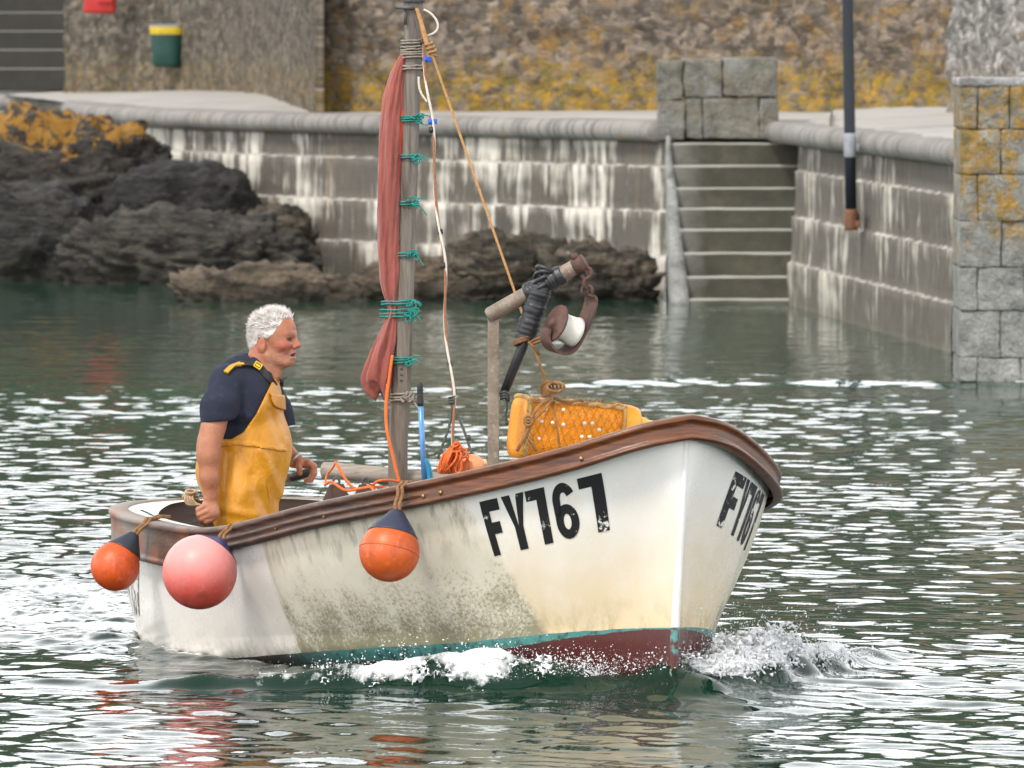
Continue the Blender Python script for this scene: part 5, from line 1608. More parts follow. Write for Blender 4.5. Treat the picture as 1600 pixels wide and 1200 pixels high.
# ================================================================== rigging
def rope_mat(name, a, b): return simple(name, a, b, .8, 70, .5, .003)
def rigging():
    Ya, Yb = Y_M - .05, 33.62
    tan = rope_mat('ochre rope', (.40, .215, .075), (.28, .14, .05))
    wht = rope_mat('white cord', (.62, .57, .49), (.48, .43, .36)); brn = rope_mat('brown cord', (.30, .13, .06), (.20, .09, .045))
    blk = simple('black tape', (.012, .012, .015), (.03, .03, .03), .5); blu = simple('blue tape', (.02, .11, .62), (.015, .08, .45), .45)
    def st(px, py, k=None):
        k = (py - 20) / 590 if k is None else k
        return at(px, py, Ya + (Yb - Ya) * min(max(k, 0), 1))
    # stay from masthead to the pot, ending in a coil of loops
    b = MB()
    b.tube(curve([st(651, 14), st(660, 45), st(667, 72), st(676, 90)], 14), .0075, 8); b.tube(curve([st(653, 16), st(664, 52), st(670, 76), st(677, 92)], 14), .006, 8)
    for k in range(3): b.tube([st(670 + 3 * k, 76 + 6 * k) + np.array([.014 * math.cos(x), .014 * math.sin(x), .004 * x]) for x in np.linspace(0, 7, 16)], .005, 6)
    b.tube([st(677, 90), st(760, 329), st(855, 602)], [.0056, .0056, .0056], 8)
    c = st(857, 612, 1)
    for k in range(5):
        cc = c + np.array([(-.012 + .01 * k), -.012 * k + .02, .012 - .008 * k])
        b.tube([cc + np.array([(.018 + .004 * k) * math.cos(x), .012 * math.sin(2 * x + k), (.030 - .003 * k) * math.sin(x) + .010 * k]) for x in np.linspace(0, 2 * np.pi, 20)], .0062, 7)
    tag(b.build('mast_stay', tan), 'ochre rope running from the masthead down to loops on the lobster pot', 'rope')
    # halyard pair
    hy = lambda px, py: at(px, py, Ya + (py - 40) / 660 * -.5)
    P0 = [(655, 40), (664, 88), (669, 140), (673, 190), (680, 270), (688, 362), (693, 415), (697, 490), (703, 568), (707, 625), (709, 660), (711, 703)]
    root = thing('halyard', 'brown and white halyard lines seized together with blue and black tape', 'rope', hy(700, 600))
    for off, m, r, nm in ((-.004, brn, .0058, 'brown_line'), (.006, wht, .0054, 'white_line')):
        pts = curve([hy(*q) for q in P0], 90); j = np.linspace(0, 1, 90)
        pts[:, 0] += off * np.cos(j * 22 + .4) * (1 if nm == 'white_line' else -1) * 1.6; pts[:, 1] += off * np.sin(j * 22) * 1.3
        b = MB(); b.tube(pts, r, 7); b.build(nm, m, root)
    tp = lambda py: hy(float(np.interp(py, [q[1] for q in P0], [q[0] for q in P0])), py)
    for m, ys in ((blu, (93, 190)), (blk, (66, 203, 362, 415, 568))):
        for py in ys:
            a_, z_ = tp(py - 4), tp(py + 4); b = MB()
            b.tube([a_, (a_ + z_) / 2, z_], [.010, .0115, .010], 10)
            if m is blu: b.box((a_ + z_) / 2 + (.012, -.004, 0), (.014, .003, .011), bev=.002)
            b.build('tape_band', m, root)
    b = MB()
    b.tube(curve([hy(662, 15), hy(674, 22), hy(684, 38), hy(680, 50), hy(667, 56)], 24), .0048, 7)
    b.build('loose_tail', wht, root)
    b = MB()
    b.tube(curve([hy(654, 120), hy(656, 140), hy(662, 152), hy(668, 160)], 16), .0048, 7)
    b.build('loose_tail', wht, root)
    gr = rope_mat('black green cord', (.05, .055, .045), (.10, .10, .085))
    b = MB()
    b.tube(curve([hy(706, 630), hy(720, 660), hy(731, 690), hy(738, 712)], 16), .0055, 7); b.tube(curve([hy(706, 630), hy(702, 664), hy(692, 694), hy(684, 716)], 16), .0055, 7)
    b.sphere(hy(732, 684), .013, 10, 8); b.sphere(hy(707, 628), .012, 10, 8)
    for k in range(3): b.tube([hy(706, 624 + 4 * k) + np.array([.012 * math.cos(x), .012 * math.sin(x), .002 * x]) for x in np.linspace(0, 6.3, 12)], .004, 6)
    b.build('bridle', gr, root)
rigging()

def deck_clutter():
    org = rope_mat('orange twine', (.78, .17, .035), (.62, .12, .025))
    Yc = 34.2
    W = lambda px, py, dy=0.0: at(px, py, Yc + dy)
    R = random.Random(12)
    b = MB()
    for k in range(24):
        x0 = R.uniform(690, 730); d_ = R.uniform(-.04, .04); w_ = R.uniform(4, 9)
        b.tube(curve([W(709 + R.uniform(-4, 4), 700 + R.uniform(-4, 4), d_ * .3), W(x0 + 3, 712, d_), W(x0 - 4, 726, d_), W(x0 - 5, 738, d_), W(x0 - 5 + w_, 738, d_), W(x0 + w_ - 2, 722, d_), W(712 + R.uniform(-4, 4), 703, d_ * .3)], 26), .0042, 6)
    for k in range(7):
        c = W(R.uniform(704, 716), R.uniform(694, 704), -.02); rx, rz = R.uniform(.010, .022), R.uniform(.010, .02); a0 = R.uniform(0, 6)
        b.tube([c + np.array([rx * math.cos(x), .014 * math.sin(x + a0), rz * math.sin(x + a0 * .3)]) for x in np.linspace(a0, a0 + 6.0, 16)], .0042, 6)
    for k in range(8):
        b.tube(curve([W(710, 696), W(R.uniform(690, 715), 715, -.05), W(R.uniform(683, 705), 738, -.03)], 12), .0042, 6)
    b.tube(curve([W(716, 712), W(722, 703, -.02), W(728, 702, -.02), W(729, 711, -.02), W(721, 716, -.02)], 14), .0045, 6)
    tag(b.build('orange_twine', org), 'tangled bundle of orange twine under the halyard lines', 'twine')
    fl = simple('orange float vinyl', (.72, .24, .09), (.80, .34, .16), .5, 12, .3)
    b = MB(); c = W(734, 730, .08); b.lathe([(math.sin(a) * .052 + 1e-5, -math.cos(a) * .062) for a in np.linspace(0, math.pi, 16)], c, (1, .2, .25), 24)
    root = thing('net_float', 'small pale orange float lying beside the twine bundle', 'float', c); b.build('float_body', fl, root)
    b = MB(); b.lathe([(.016, -.01), (.018, 0), (.016, .01)], c + np.array([1, .2, .25]) / 1.05 * .062, (1, .2, .25), 14); b.build('float_eye', simple('float eye', (.65, .5, .3)), root)
    # round spar lying fore and aft across the thwart
    Ys = Y_M + .16
    t = NT('bleached spar'); co = t.co(); g = t.noise(t.map(co, (1, 20, 20)), 3, 5, .6)
    m = t.done(t.mix(t.rng(g, .3, .7), (.20, .165, .125), (.34, .30, .25)), .75, t.bump(g, .5, .004))
    a_, z_ = at(506, 734, Ys), at(716, 754, Ys - .15)
    d = (z_ - a_) / np.linalg.norm(z_ - a_)
    b = MB(); b.tube([a_ - d * .008, a_, a_ + (z_ - a_) * .4, z_], [.026, .033, .036, .034], 18)
    tag(b.build('spar', m), 'bleached round spar lying fore and aft behind the mast foot', 'spar')
    # blue boat hook
    bl = simple('blue tube', (.12, .30, .62), (.09, .24, .52), .3, 9, .1, Metallic=.3); gk = simple('black grip', (.012, .012, .014), (.03, .03, .03), .6, 40, .5)
    cl = simple('turquoise clip', (.02, .25, .42), (.015, .18, .32), .4)
    Yh = 34.35; H = lambda px, py: at(px, py, Yh)
    root = thing('boat_hook', 'upright blue pole with black grip beside the mast', 'boat hook', H(664, 770))
    b = MB(); b.tube([H(657, 630), H(660, 690), H(664, 775)], .0105, 12); b.build('pole', bl, root)
    b = MB(); b.tube([H(656, 597), H(656, 600), H(656.3, 612), H(657, 630), H(657, 634)], [.008, .013, .012, .0135, .0125], 12)
    for k in range(6): b.tube([H(656.5, 604 + 5 * k) + np.array([.0125 * math.cos(x), .0125 * math.sin(x), 0]) for x in np.linspace(0, 6.28, 12)], .0022, 5)
    b.build('grip', gk, root)
    b = MB(); b.tube(curve([H(660, 722), H(664, 720), H(668, 728), H(671, 742), H(672, 752)], 16), .0095, 8, squash=1.4); b.build('clip', cl, root)
    # brown chocks on the engine box with shackles, orange line thrown over them
    wd = simple('brown chock wood', (.12, .065, .045), (.07, .04, .03), .7, 8, .4); ir = simple('shackle iron', (.05, .045, .045), (.09, .08, .075), .5)
    def chock(x0, label):
        Yk = 35.0; K = lambda px, py, dy=0: at(px + x0, py, Yk + dy)
        root = thing('chock', label, 'chock', K(20, 782))
        A = [(3, 782), (14, 757), (36, 756), (42, 770), (50, 782)]
        V = [K(x, y, -.04) for x, y in A] + [K(x, y, .10) for x, y in A]; n = 5
        b = MB(); b.add(V, [tuple(range(n))[::-1], tuple(range(n, 2 * n))] + [(i, (i + 1) % n, n + (i + 1) % n, n + i) for i in range(n)]); b.build('block', wd, root, smooth=False)
        b = MB(); b.tube(curve([K(21, 757), K(20, 750), K(25, 747), K(29, 751), K(28, 757)], 14), .0055, 7); b.tube([K(18, 756), K(31, 756)], .006, 7); b.build('shackle', ir, root)
    chock(501, 'brown wooden chock with black shackle nearest the man')
    chock(547, 'brown wooden chock with black shackle nearest the mast foot')
    Yo = 34.9; O = lambda px, py, dy=0.0: at(px, py, Yo + dy)
    b = MB()
    b.tube(curve([at(613, 555, Y_M - .06), at(607, 600, Y_M - .07), at(603, 650, Y_M - .08), at(606, 680, Y_M - .1), at(612, 705, Y_M - .1), at(619, 735, Y_M - .1), at(624, 753, Y_M - .1)], 40), .0065, 8)
    b.tube(curve([at(605, 600, Y_M - .07), at(602, 640, Y_M - .06), at(604, 676, Y_M - .09)], 20), .005, 7)
    b.tube(curve([at(624, 753, Y_M - .1), O(605, 750, -.1), O(590, 752, -.12), O(583, 758, -.1)], 16), .0055, 7)
    b.tube(curve([O(508, 758), O(516, 753, -.04), O(526, 758, -.08), O(540, 766, -.1), O(560, 764, -.1), O(590, 761, -.1), O(612, 764, -.1)], 40), .0062, 7)
    b.tube(curve([O(524, 722, -.02), O(532, 735, -.05), O(542, 752, -.07), O(553, 763, -.08)], 24), .0062, 7)
    b.tube(curve([O(524, 722, -.02), O(519, 732, 0), O(511, 742, .03), O(508, 758, 0)], 18), .0042, 7)
    b.tube(curve([O(574, 758, -.06), O(582, 764, -.12), O(588, 772, -.14)], 12), .006, 7)
    tag(b.build('orange_line', org), 'orange line trailing down the mast and across the brown chocks', 'rope')
    # pale coil of cord on the after deck
    cd = rope_mat('tan lanyard cord', (.52, .36, .22), (.36, .24, .14)); Yk = float(rail_pt(.93)[1]) + .12
    b = MB(); K = lambda px, py, dy=0.0: at(px, py, Yk + dy)
    for k in range(5): 
        c = K(298, 768 + 2.6 * k, .01 * k); b.tube([c + np.array([(.021 + .003 * k) * math.cos(x), .02 * math.sin(x), .006 * math.sin(x + k)]) for x in np.linspace(0, 6.28, 18)], .0055, 7)
    for k in range(4): b.tube(curve([K(292 + 3 * k, 772), K(289 + 4 * k, 780, -.02), K(292 + 5 * k, 787, -.02), K(302 + 4 * k, 789, -.02)], 14), .0055, 7)
    tag(b.build('cord_coil', cd), 'small tan coil of cord on the white after deck', 'rope')
    # thin green line lying over the quarter deck
    gl = rope_mat('green line', (.03, .10, .085), (.02, .07, .06))
    b = MB(); q = [at(x, y, float(rail_pt(.80)[1]) + d) for x, y, d in ((220, 797, .25), (232, 802, .22), (246, 810, .15), (258, 816, .08), (275, 819, .05), (300, 817, .05), (318, 813, .08))]
    b.tube(curve(q, 40), .0035, 6)
    tag(b.build('green_line', gl), 'thin green line lying across the stern well', 'rope')
deck_clutter()
# ================================================================== the fisherman
Y_P = 35.65
def M(px, py, dy=0.0): return at(px, py, Y_P + dy)
PX = Y_P / FPX                      # metres per pixel at the man

def make_man():
    root_p = M(385, 1060)
    Vh = M(425, 520)                # middle of the head
    yaw = math.radians(-20)         # face turned a little towards the camera
    cy, sy_ = math.cos(yaw), math.sin(yaw)
    def toh(P):                     # world -> head frame (profile plane stays the picture plane)
        Q = P - Vh.astype(np.float32)
        return np.stack([Q[..., 0] * cy + Q[..., 1] * sy_, -Q[..., 0] * sy_ + Q[..., 1] * cy, Q[..., 2]], -1)
    def fromh(P):
        P = np.asarray(P, float)
        return np.stack([P[..., 0] * cy - P[..., 1] * sy_, P[..., 0] * sy_ + P[..., 1] * cy, P[..., 2]], -1) + Vh
    h = lambda px, py, dy=0.0: np.array([(px - 425) * PX * 1.02, dy, (520 - py) * PX])

    # ---- one continuous body: head, neck, arms, hands, trunk, legs
    def head_d(P):
        Q = toh(P)
        d = d_ell(Q, h(430, 518), (.092, .073, .088))
        d = smin(d, d_ell(Q, h(442, 540), (.058, .055, .078)), .03)
        for s_ in (-1, 1):
            d = smin(d, d_cap(Q, h(416, 551, s_ * .050), h(449, 566, s_ * .018), .017, .016), .03)
            d = smin(d, d_ell(Q, h(449, 539, s_ * .042), (.024, .020, .020)), .018)
            d = smin(d, d_cap(Q, h(460.5, 521.5, s_ * .010), h(454.5, 521.0, s_ * .044), .0100, .0095), .009)
        d = smin(d, d_ell(Q, h(453, 564), (.022, .026, .020)), .018)
        d = smin(d, d_ell(Q, h(456, 553), (.018, .026, .018)), .015)
        for s_ in (-1, 1):
            d = smax(d, -d_ell(Q, h(464, 529.5, s_ * .032), (.026, .021, .0135)), .008)
            d = smin(d, d_ell(Q, h(454.8, 529.0, s_ * .031), (.012, .0135, .0125)), .002)
            d = smin(d, d_cap(Q, h(459.6, 526.3, s_ * .020), h(457.0, 527.5, s_ * .044), .0046, .0040), .004)   # upper lid
            d = smin(d, d_cap(Q, h(458.6, 532.5, s_ * .022), h(457.2, 532.0, s_ * .042), .0038, .0034), .005)   # bag under the eye
        d = smin(d, d_cap(Q, h(460.5, 523), h(466.5, 538.5), .0080, .0115), .009)
        d = smin(d, d_ell(Q, h(467.2, 539.5), (.0135, .0135, .0115)), .008)
        for s_ in (-1, 1):
            d = smin(d, d_ell(Q, h(462.5, 542, s_ * .014), (.0120, .0085, .0085)), .006)
            d = smax(d, -d_ell(Q, h(464.2, 544.2, s_ * .008), (.005, .004, .004)), .003)
            d = smax(d, -(d_cap(Q, h(460, 543, s_ * .023), h(457, 553, s_ * .034), .0034, .003)), .010)           # fold from nose to mouth
        for zz in (503, 509, 515): d = smax(d, -d_cap(Q, h(464.5, zz, -.03), h(464.5, zz, .03), .0042, .0042), .006)   # forehead lines
        for s_ in (-1, 1):
            for k_ in range(3): d = smax(d, -d_cap(Q, h(452.5, 526 + 3 * k_, s_ * .064), h(446, 523 + 6 * k_, s_ * .073), .0026, .0022), .005)   # crow's feet
            d = smax(d, -d_cap(Q, h(450, 548, s_ * .052), h(444, 562, s_ * .056), .0035, .003), .010)
        # a half-open mouth
        d = smin(d, d_cap(Q, h(461.0, 550.3, -.018), h(461.0, 550.3, .018), .0060, .0060), .006)
        d = smin(d, d_cap(Q, h(459.6, 558.8, -.018), h(459.6, 558.8, .018), .0068, .0068), .006)
        d = smax(d, -d_ell(Q, h(461.5, 554.4), (.019, .026, .0058)), .004)
        for s_ in (-1, 1):          # ears
            e = d_ell(Q, h(419.5, 537, s_ * .077), (.018, .0095, .031))
            e = smax(e, -d_ell(Q, h(421, 535, s_ * .087), (.0110, .0075, .021)), .004)
            d = smin(d, e, .006)
        return d
    def chain(P, pts, rs, k=.012):
        d = None
        for (a, b_), (ra, rb) in zip(zip(pts[:-1], pts[1:]), zip(rs[:-1], rs[1:])):
            e = d_cap(P, a, b_, ra, rb); d = e if d is None else smin(d, e, k)
        return d
    def body_d(P):
        d = head_d(P)
        n = smin(d_cap(P, M(413, 548, .0), M(403, 604, .0), .061, .070), d_cap(P, M(437, 566, -.02), M(424, 604, -.015), .018, .03), .03)
        for a_, b_ in ((M(417, 556, -.058), M(430, 600, -.03)),): n = smin(n, d_cap(P, a_, b_, .014, .013), .012)   # neck cord
        d = smin(d, n, .022)
        # trunk, thinner than the clothes over it
        d = smin(d, d_ell(P, M(383, 640), (.125, .185, .20)), .05)
        d = smin(d, d_ell(P, M(388, 720), (.150, .165, .17)), .05)
        for s_ in (-1, 1):
            d = smin(d, chain(P, [M(372, 790, s_ * .09), M(374, 900, s_ * .11), M(366, 1010, s_ * .12)], [.085, .065, .05], .03), .04)
            d = smin(d, d_ell(P, M(378, 1030, s_ * .12), (.12, .045, .045)), .03)
        # near (right) arm hanging straight, back of the hand out
        arm = chain(P, [M(357, 606, -.165), M(342, 640, -.232), M(333, 668, -.252), M(327, 692, -.262), M(326, 712, -.262), M(327, 745, -.262), M(329, 774, -.258)], [.042, .043, .0435, .0420, .0420, .034, .0300], .04)
        d = smin(d, arm, .02)
        hnd = d_ell(P, M(328, 793, -.255), (.036, .030, .042))
        hnd = smin(hnd, d_ell(P, M(333, 801, -.262), (.030, .026, .034)), .015)
        d = smin(d, hnd, .02)
        fl = [[(320, 790), (310, 796), (309, 803)], [(324, 798), (311.5, 804), (311, 810.5)], [(328, 805), (315, 810.5), (315, 816)], [(333, 811), (321, 815), (321, 819)]]
        for k, f in enumerate(fl):
            yy = (-.272, -.276, -.274, -.268)[k]
            d = smin(d, chain(P, [M(f[0][0], f[0][1], yy), M(f[1][0], f[1][1], yy - .004), M(f[2][0], f[2][1], yy + .022)], [.0125, .0115, .0098], .005), .005)
        d = smin(d, chain(P, [M(327, 787, -.232), M(317, 797, -.222), M(313, 806, -.225)], [.014, .0125, .0105], .006), .008)
        # far (left) arm reaching forward to the tiller
        arm = chain(P, [M(405, 600, .19), M(418, 650, .24), M(427, 690, .25), M(446, 708, .24), M(463, 720.5, .22)], [.058, .052, .046, .042, .031])
        d = smin(d, arm, .02)
        hn = d_ell(P, M(473, 723.5, .21), (.036, .034, .022)); hn = smin(hn, d_ell(P, M(480, 724.5, .20), (.026, .038, .018)), .012)
        d = smin(d, hn, .015)
        for k in range(4):
            yy = .165 + .024 * k; e = (0, 1.2, .8, -1.5)[k]
            d = smin(d, chain(P, [M(482 + e, 723, yy), M(490 + e, 728.5, yy), M(490.5 + e, 740, yy), M(485 + e, 750, yy), M(479 + e, 751, yy)], [.0128, .0122, .0112, .0102, .009], .005), .006)
        d = smin(d, chain(P, [M(468, 722, .17), M(467.5, 731, .155), M(469, 740, .155)], [.015, .0130, .0105], .006), .010)
        return d
    lo = np.array([M(300, 480)[0] - .02, Y_P - .34, M(0, 1060)[2] - .06]); hi = np.array([M(505, 480)[0], Y_P + .34, M(0, 478)[2] + .03])
    def field(fn, lo, hi, hh):
        """distance field evaluated on a fine grid only near the surface"""
        nb = 8; cell = hh * nb
        n = np.ceil((hi - lo) / cell).astype(int)
        cen = lo + (np.stack(np.meshgrid(*[np.arange(k) for k in n], indexing='ij'), -1) + .5) * cell
        dc = fn(cen.astype(np.float32))
        D = np.repeat(np.repeat(np.repeat(dc, nb, 0), nb, 1), nb, 2).astype(np.float32)
        near = np.argwhere(np.abs(dc) < cell * 1.25)
        off = np.stack(np.meshgrid(*[np.arange(nb)] * 3, indexing='ij'), -1).reshape(-1, 3)
        for i in range(0, len(near), 400):
            b_ = near[i:i + 400]
            idx = (b_[:, None] * nb + off[None]).reshape(-1, 3)
            P = (lo + (idx + .5) * hh).astype(np.float32)
            D[idx[:, 0], idx[:, 1], idx[:, 2]] = fn(P)
        return D, lo + .5 * hh
    def polish(V, F, it=2):
        for _ in range(it):
            acc = np.zeros_like(V); cnt = np.zeros(len(V))
            for k in range(4):
                a, b_ = F[:, k], F[:, (k + 1) % 4]
                np.add.at(acc, a, V[b_]); np.add.at(cnt, a, 1); np.add.at(acc, b_, V[a]); np.add.at(cnt, b_, 1)
            V = .5 * V + .5 * acc / np.maximum(cnt, 1)[:, None]
        return V
    D, o = field(body_d, lo, hi, .0042)
    V, F = surface_nets(D, o, .0042); V = polish(V, F, 1)

    Qh = toh(V.astype(np.float32))
    def blob(px, py, dy, r): return np.exp(-(np.linalg.norm((Qh - h(px, py, dy)) / np.array([r, r, r]), axis=-1)) ** 2)
    red = blob(467, 540, 0, .02) + .8 * (blob(452, 541, -.05, .03) + blob(452, 541, .05, .03)) + .7 * (blob(411, 537, -.08, .03) + blob(411, 537, .08, .03)) + .5 * blob(461, 505, 0, .03)
    lip = np.exp(-((Qh[:, 2] - h(0, 550.8)[2]) / .0040) ** 2) + np.exp(-((Qh[:, 2] - h(0, 558.6)[2]) / .0050) ** 2)
    lip *= (Qh[:, 0] > h(456.5, 0)[0]) * (np.abs(Qh[:, 1]) < .024)
    mouth = np.exp(-(((Qh[:, 2] - h(0, 554.4)[2]) / .0050) ** 2)) * (Qh[:, 0] > h(452, 0)[0]) * (np.abs(Qh[:, 1]) < .023)
    inm = mouth * (Qh[:, 0] < h(461.2, 0)[0])
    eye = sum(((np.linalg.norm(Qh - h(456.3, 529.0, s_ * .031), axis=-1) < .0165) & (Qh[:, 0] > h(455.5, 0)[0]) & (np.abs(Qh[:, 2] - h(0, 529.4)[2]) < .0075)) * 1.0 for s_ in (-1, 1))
    iris = sum(np.exp(-(np.linalg.norm(Qh - h(460.2, 529.4, s_ * .030), axis=-1) / .0062) ** 4) for s_ in (-1, 1)) * eye
    stub = sstep(.0, .6, np.exp(-((Qh[:, 2] - h(0, 560)[2]) / .04) ** 2) * (Qh[:, 0] > h(425, 0)[0]))
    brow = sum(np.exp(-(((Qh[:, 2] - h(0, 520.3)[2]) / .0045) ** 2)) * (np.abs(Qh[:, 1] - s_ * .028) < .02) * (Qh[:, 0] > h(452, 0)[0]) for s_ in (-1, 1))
    t = NT('weathered skin'); co = t.co()
    c = t.mix(t.rng(t.noise(co, 14, 5, .6), .3, .7), (.335, .122, .060), (.45, .19, .105))
    c = t.mix(t.rng(t.noise(co, 60, 4, .7), .55, .75, 0, .5), c, (.30, .10, .062))
    c = t.mix(t.math('MULTIPLY', t.attr('red'), .8, True), c, (.44, .075, .05))
    c = t.mix(t.math('MULTIPLY', t.attr('stub'), t.rng(t.noise(co, 190, 2), .42, .62, .05, .30)), c, (.42, .30, .24))
    c = t.mix(t.attr('lip'), c, (.44, .13, .11)); c = t.mix(t.attr('inm'), c, (.035, .01, .01))
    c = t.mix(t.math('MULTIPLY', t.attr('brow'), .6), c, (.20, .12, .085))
    c = t.mix(t.attr('eye'), c, (.075, .042, .035)); c = t.mix(t.attr('iris'), c, (.02, .02, .022))  # eyes and lids painted dark for the shade in their sockets
    skin = t.done(c, .5, t.bump(t.math('ADD', t.noise(co, 130, 3), t.math('MULTIPLY', t.noise(co, 38, 4), .8)), .6, .004), Subsurface_Weight=.06, Subsurface_Radius=(.012, .005, .003))
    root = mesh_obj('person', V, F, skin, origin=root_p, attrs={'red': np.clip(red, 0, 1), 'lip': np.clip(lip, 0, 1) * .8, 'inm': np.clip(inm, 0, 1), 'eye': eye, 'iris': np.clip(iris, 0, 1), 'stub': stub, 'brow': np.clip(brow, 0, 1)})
    tag(root, 'white haired man in navy shirt and yellow bib overalls standing at the tiller', 'person')

    # ---- clothes
    wr = lambda P, k, s_, sc=(1, 1, 1): k * fbm(P * np.array(sc, np.float32), 3, seed=s_)
    def torso(P, g=0.0):
        d = d_ell(P, M(381, 632), (.150 + g, .215 + g, .205 + g))
        d = smin(d, d_ell(P, M(388, 705, -.0), (.168 + g, .19 + g, .16 + g)), .07)
        d = smin(d, d_cap(P, M(356, 600, -.15), M(370, 594, .16), .066 + g, .066 + g), .05)
        return d
    def pants(P, g=0.0):
        d = d_ell(P, M(374, 735), (.190 + g, .200 + g, .185 + g))
        d = smin(d, d_ell(P, M(392, 690), (.155 + g, .185 + g, .13 + g)), .05)
        for s_ in (-1, 1):
            d = smin(d, chain(P, [M(378, 770, s_ * .085), M(388, 850, s_ * .105), M(382, 940, s_ * .115), M(370, 1030, s_ * .12)], [.146 + g, .122 + g, .090 + g, .085 + g], .04), .05)
        return d
    def shirt_d(P):
        d = torso(P, .0)
        # rounded upper back, collar
        d = smin(d, d_cap(P, M(372, 590, -.06), M(392, 580, .06), .075, .07), .05)
        d = smin(d, d_cap(P, M(405, 588, -.03), M(405, 588, .03), .066, .066), .03)
        for (a_, b_, c_), cut in ((((355, 602, -.172), (344, 634, -.232), (338, 668, -.250)), 656), (((408, 600, .175), (426, 640, .225), (440, 676, .235)), 668)):
            s_ = chain(P, [M(*a_), M(*b_), M(*c_)], [.080, .074, .069], .03)
            hem = M(0, cut)[2]
            s_ = np.maximum(s_, hem - P[..., 2] + (P[..., 0] - M(335, 0)[0]) * (.12 if cut == 656 else .0))
            s_ = np.maximum(s_, -(chain(P, [M(*b_), M(*c_) + (0, 0, -.1)], [.052, .059], .02)))      # hollow cuff
            d = smin(d, s_, .022)
        zc = M(0, 712)[2]
        d = np.maximum(d, zc - P[..., 2])
        # neck opening
        d = smax(d, -d_cap(P, M(425, 612, -.01), M(432, 560, -.02), .030, .062), .012)
        d = smax(d, -d_cap(P, M(412, 575), M(416, 540), .073, .085), .008)
        f = wr(P, .011, 5, (6, 6, 3.5)) + .007 * np.sin(P[..., 2] * 60 + 4 * fbm(P * 4, 2, seed=9)) * sstep(M(0, 620)[2], M(0, 690)[2], P[..., 2])
        return d + f
    navy = NT('navy cotton'); co = navy.co()
    c = navy.mix(navy.noise(co, 9, 5), (.007, .009, .022), (.015, .020, .042)); c = navy.mix(navy.rng(navy.noise(co, 30, 4), .55, .75, 0, .4), c, (.045, .052, .08))
    navy = navy.done(c, .9, navy.bump(navy.math('ADD', navy.noise(co, 22, 5), navy.math('MULTIPLY', navy.noise(co, 300, 2), .2)), .5, .006))
    lo2 = np.array([M(300, 0)[0], Y_P - .36, M(0, 720)[2]]); hi2 = np.array([M(480, 0)[0], Y_P + .36, M(0, 540)[2]])
    D, o = field(shirt_d, lo2, hi2, .005); V, F = surface_nets(D, o, .005); V = polish(V, F, 1)
    mesh_obj('shirt', V, F, navy, root)
    # collar flap standing round the neck
    b = MB(); cp = [M(384, 572, -.055), M(396, 562, -.085), M(410, 574, -.088), M(424, 592, -.070), M(436, 606, -.03)]
    def flap(cp, w0):
        c_ = curve(cp, 24); V = []
        for i, p in enumerate(c_):
            q = i / 23; w = w0 * (.6 + .9 * q)
            V += [p + (0, .010, .012), p + (0, -.004, .010), p + np.array([-.006, -.020, -w * .6]), p + np.array([-.010, -.016, -w]), p + np.array([-.006, -.004, -w * .95])]
        Fq = [(i * 5 + j, i * 5 + (j + 1) % 5, i * 5 + 5 + (j + 1) % 5, i * 5 + 5 + j) for i in range(23) for j in range(5)]
        b.add(V, Fq + [(0, 1, 2, 3, 4), (119, 118, 117, 116, 115)])
    flap(cp, .035); flap([p * np.array([1, 0, 1]) + np.array([0, 2 * Y_P - p[1] - .02, 0]) for p in cp], .035)
    b.build('collar', navy, root)

    yel = NT('yellow oilskin'); co = yel.co()
    c = yel.mix(yel.rng(yel.noise(co, 5, 5, .6), .3, .7), (.64, .285, .012), (.54, .22, .010))
    c = yel.mix(yel.rng(yel.noise(yel.map(co, (2, 2, 1)), 9, 5, .7), .56, .74, 0, .6), c, (.40, .17, .018))
    fold = yel.noise(yel.map(co, (1.6, 1.6, .7)), 7, 4, .55, .8)
    yel_m = yel.done(c, .42, yel.bump(yel.math('ADD', fold, yel.math('MULTIPLY', yel.noise(co, 28, 4), .25)), .6, .018))
    X = lambda px: M(px, 700)[0]; Z = lambda py: M(400, py)[2]
    def bib_line(x):                # lower edge of the open side of the bib, in z
        return np.interp(x, [X(340), X(364), X(382), X(402), X(418), X(428), X(440), X(470)], [Z(684), Z(683), Z(672), Z(645), Z(612), Z(592), Z(590), Z(590)])
    def folds(P):
        w = .0075 * fbm(P * np.array([6, 6, 3.2], np.float32), 3, seed=31)
        w = w + .007 * np.sin((P[..., 2] * 9 + P[..., 0] * 13) + 5 * fbm(P * 2.2, 2, seed=33)) * sstep(Z(700), Z(780), P[..., 2])
        # pulls running from the waist down the thigh and a crease at the hip
        for (x0, y0), (x1, y1), r, k in (((360, 704), (352, 800), .016, .010), ((412, 700), (440, 770), .018, -.011), ((395, 740), (425, 815), .02, .010), ((340, 790), (400, 800), .02, -.008), ((425, 640), (440, 690), .014, .007)):
            a_ = np.array([X(x0), Z(y0)]); b_ = np.array([X(x1), Z(y1)]); dd = b_ - a_
            q = np.stack([P[..., 0], P[..., 2]], -1) - a_; tt = np.clip((q @ dd) / (dd @ dd), 0, 1)
            w = w + k * np.exp(-(np.linalg.norm(q - tt[..., None] * dd, axis=-1) / r) ** 2) * (P[..., 1] < Y_P)
        return w
    def bib_base(P, g=0.0):
        return smin(torso(P, .012 + g), pants(P, g), .05) + folds(P)
    def bib_d(P):
        d = bib_base(P)
        d = np.maximum(d, (P[..., 2] - bib_line(P[..., 0])) * .8)
        # open at the top: a shell rather than a solid
        inner = bib_base(P, -.030)
        d = np.maximum(d, -np.maximum(inner, (Z(700) - P[..., 2])))
        return d
    lo3 = np.array([M(290, 0)[0], Y_P - .33, M(0, 1060)[2]]); hi3 = np.array([M(480, 0)[0], Y_P + .33, M(0, 575)[2]])
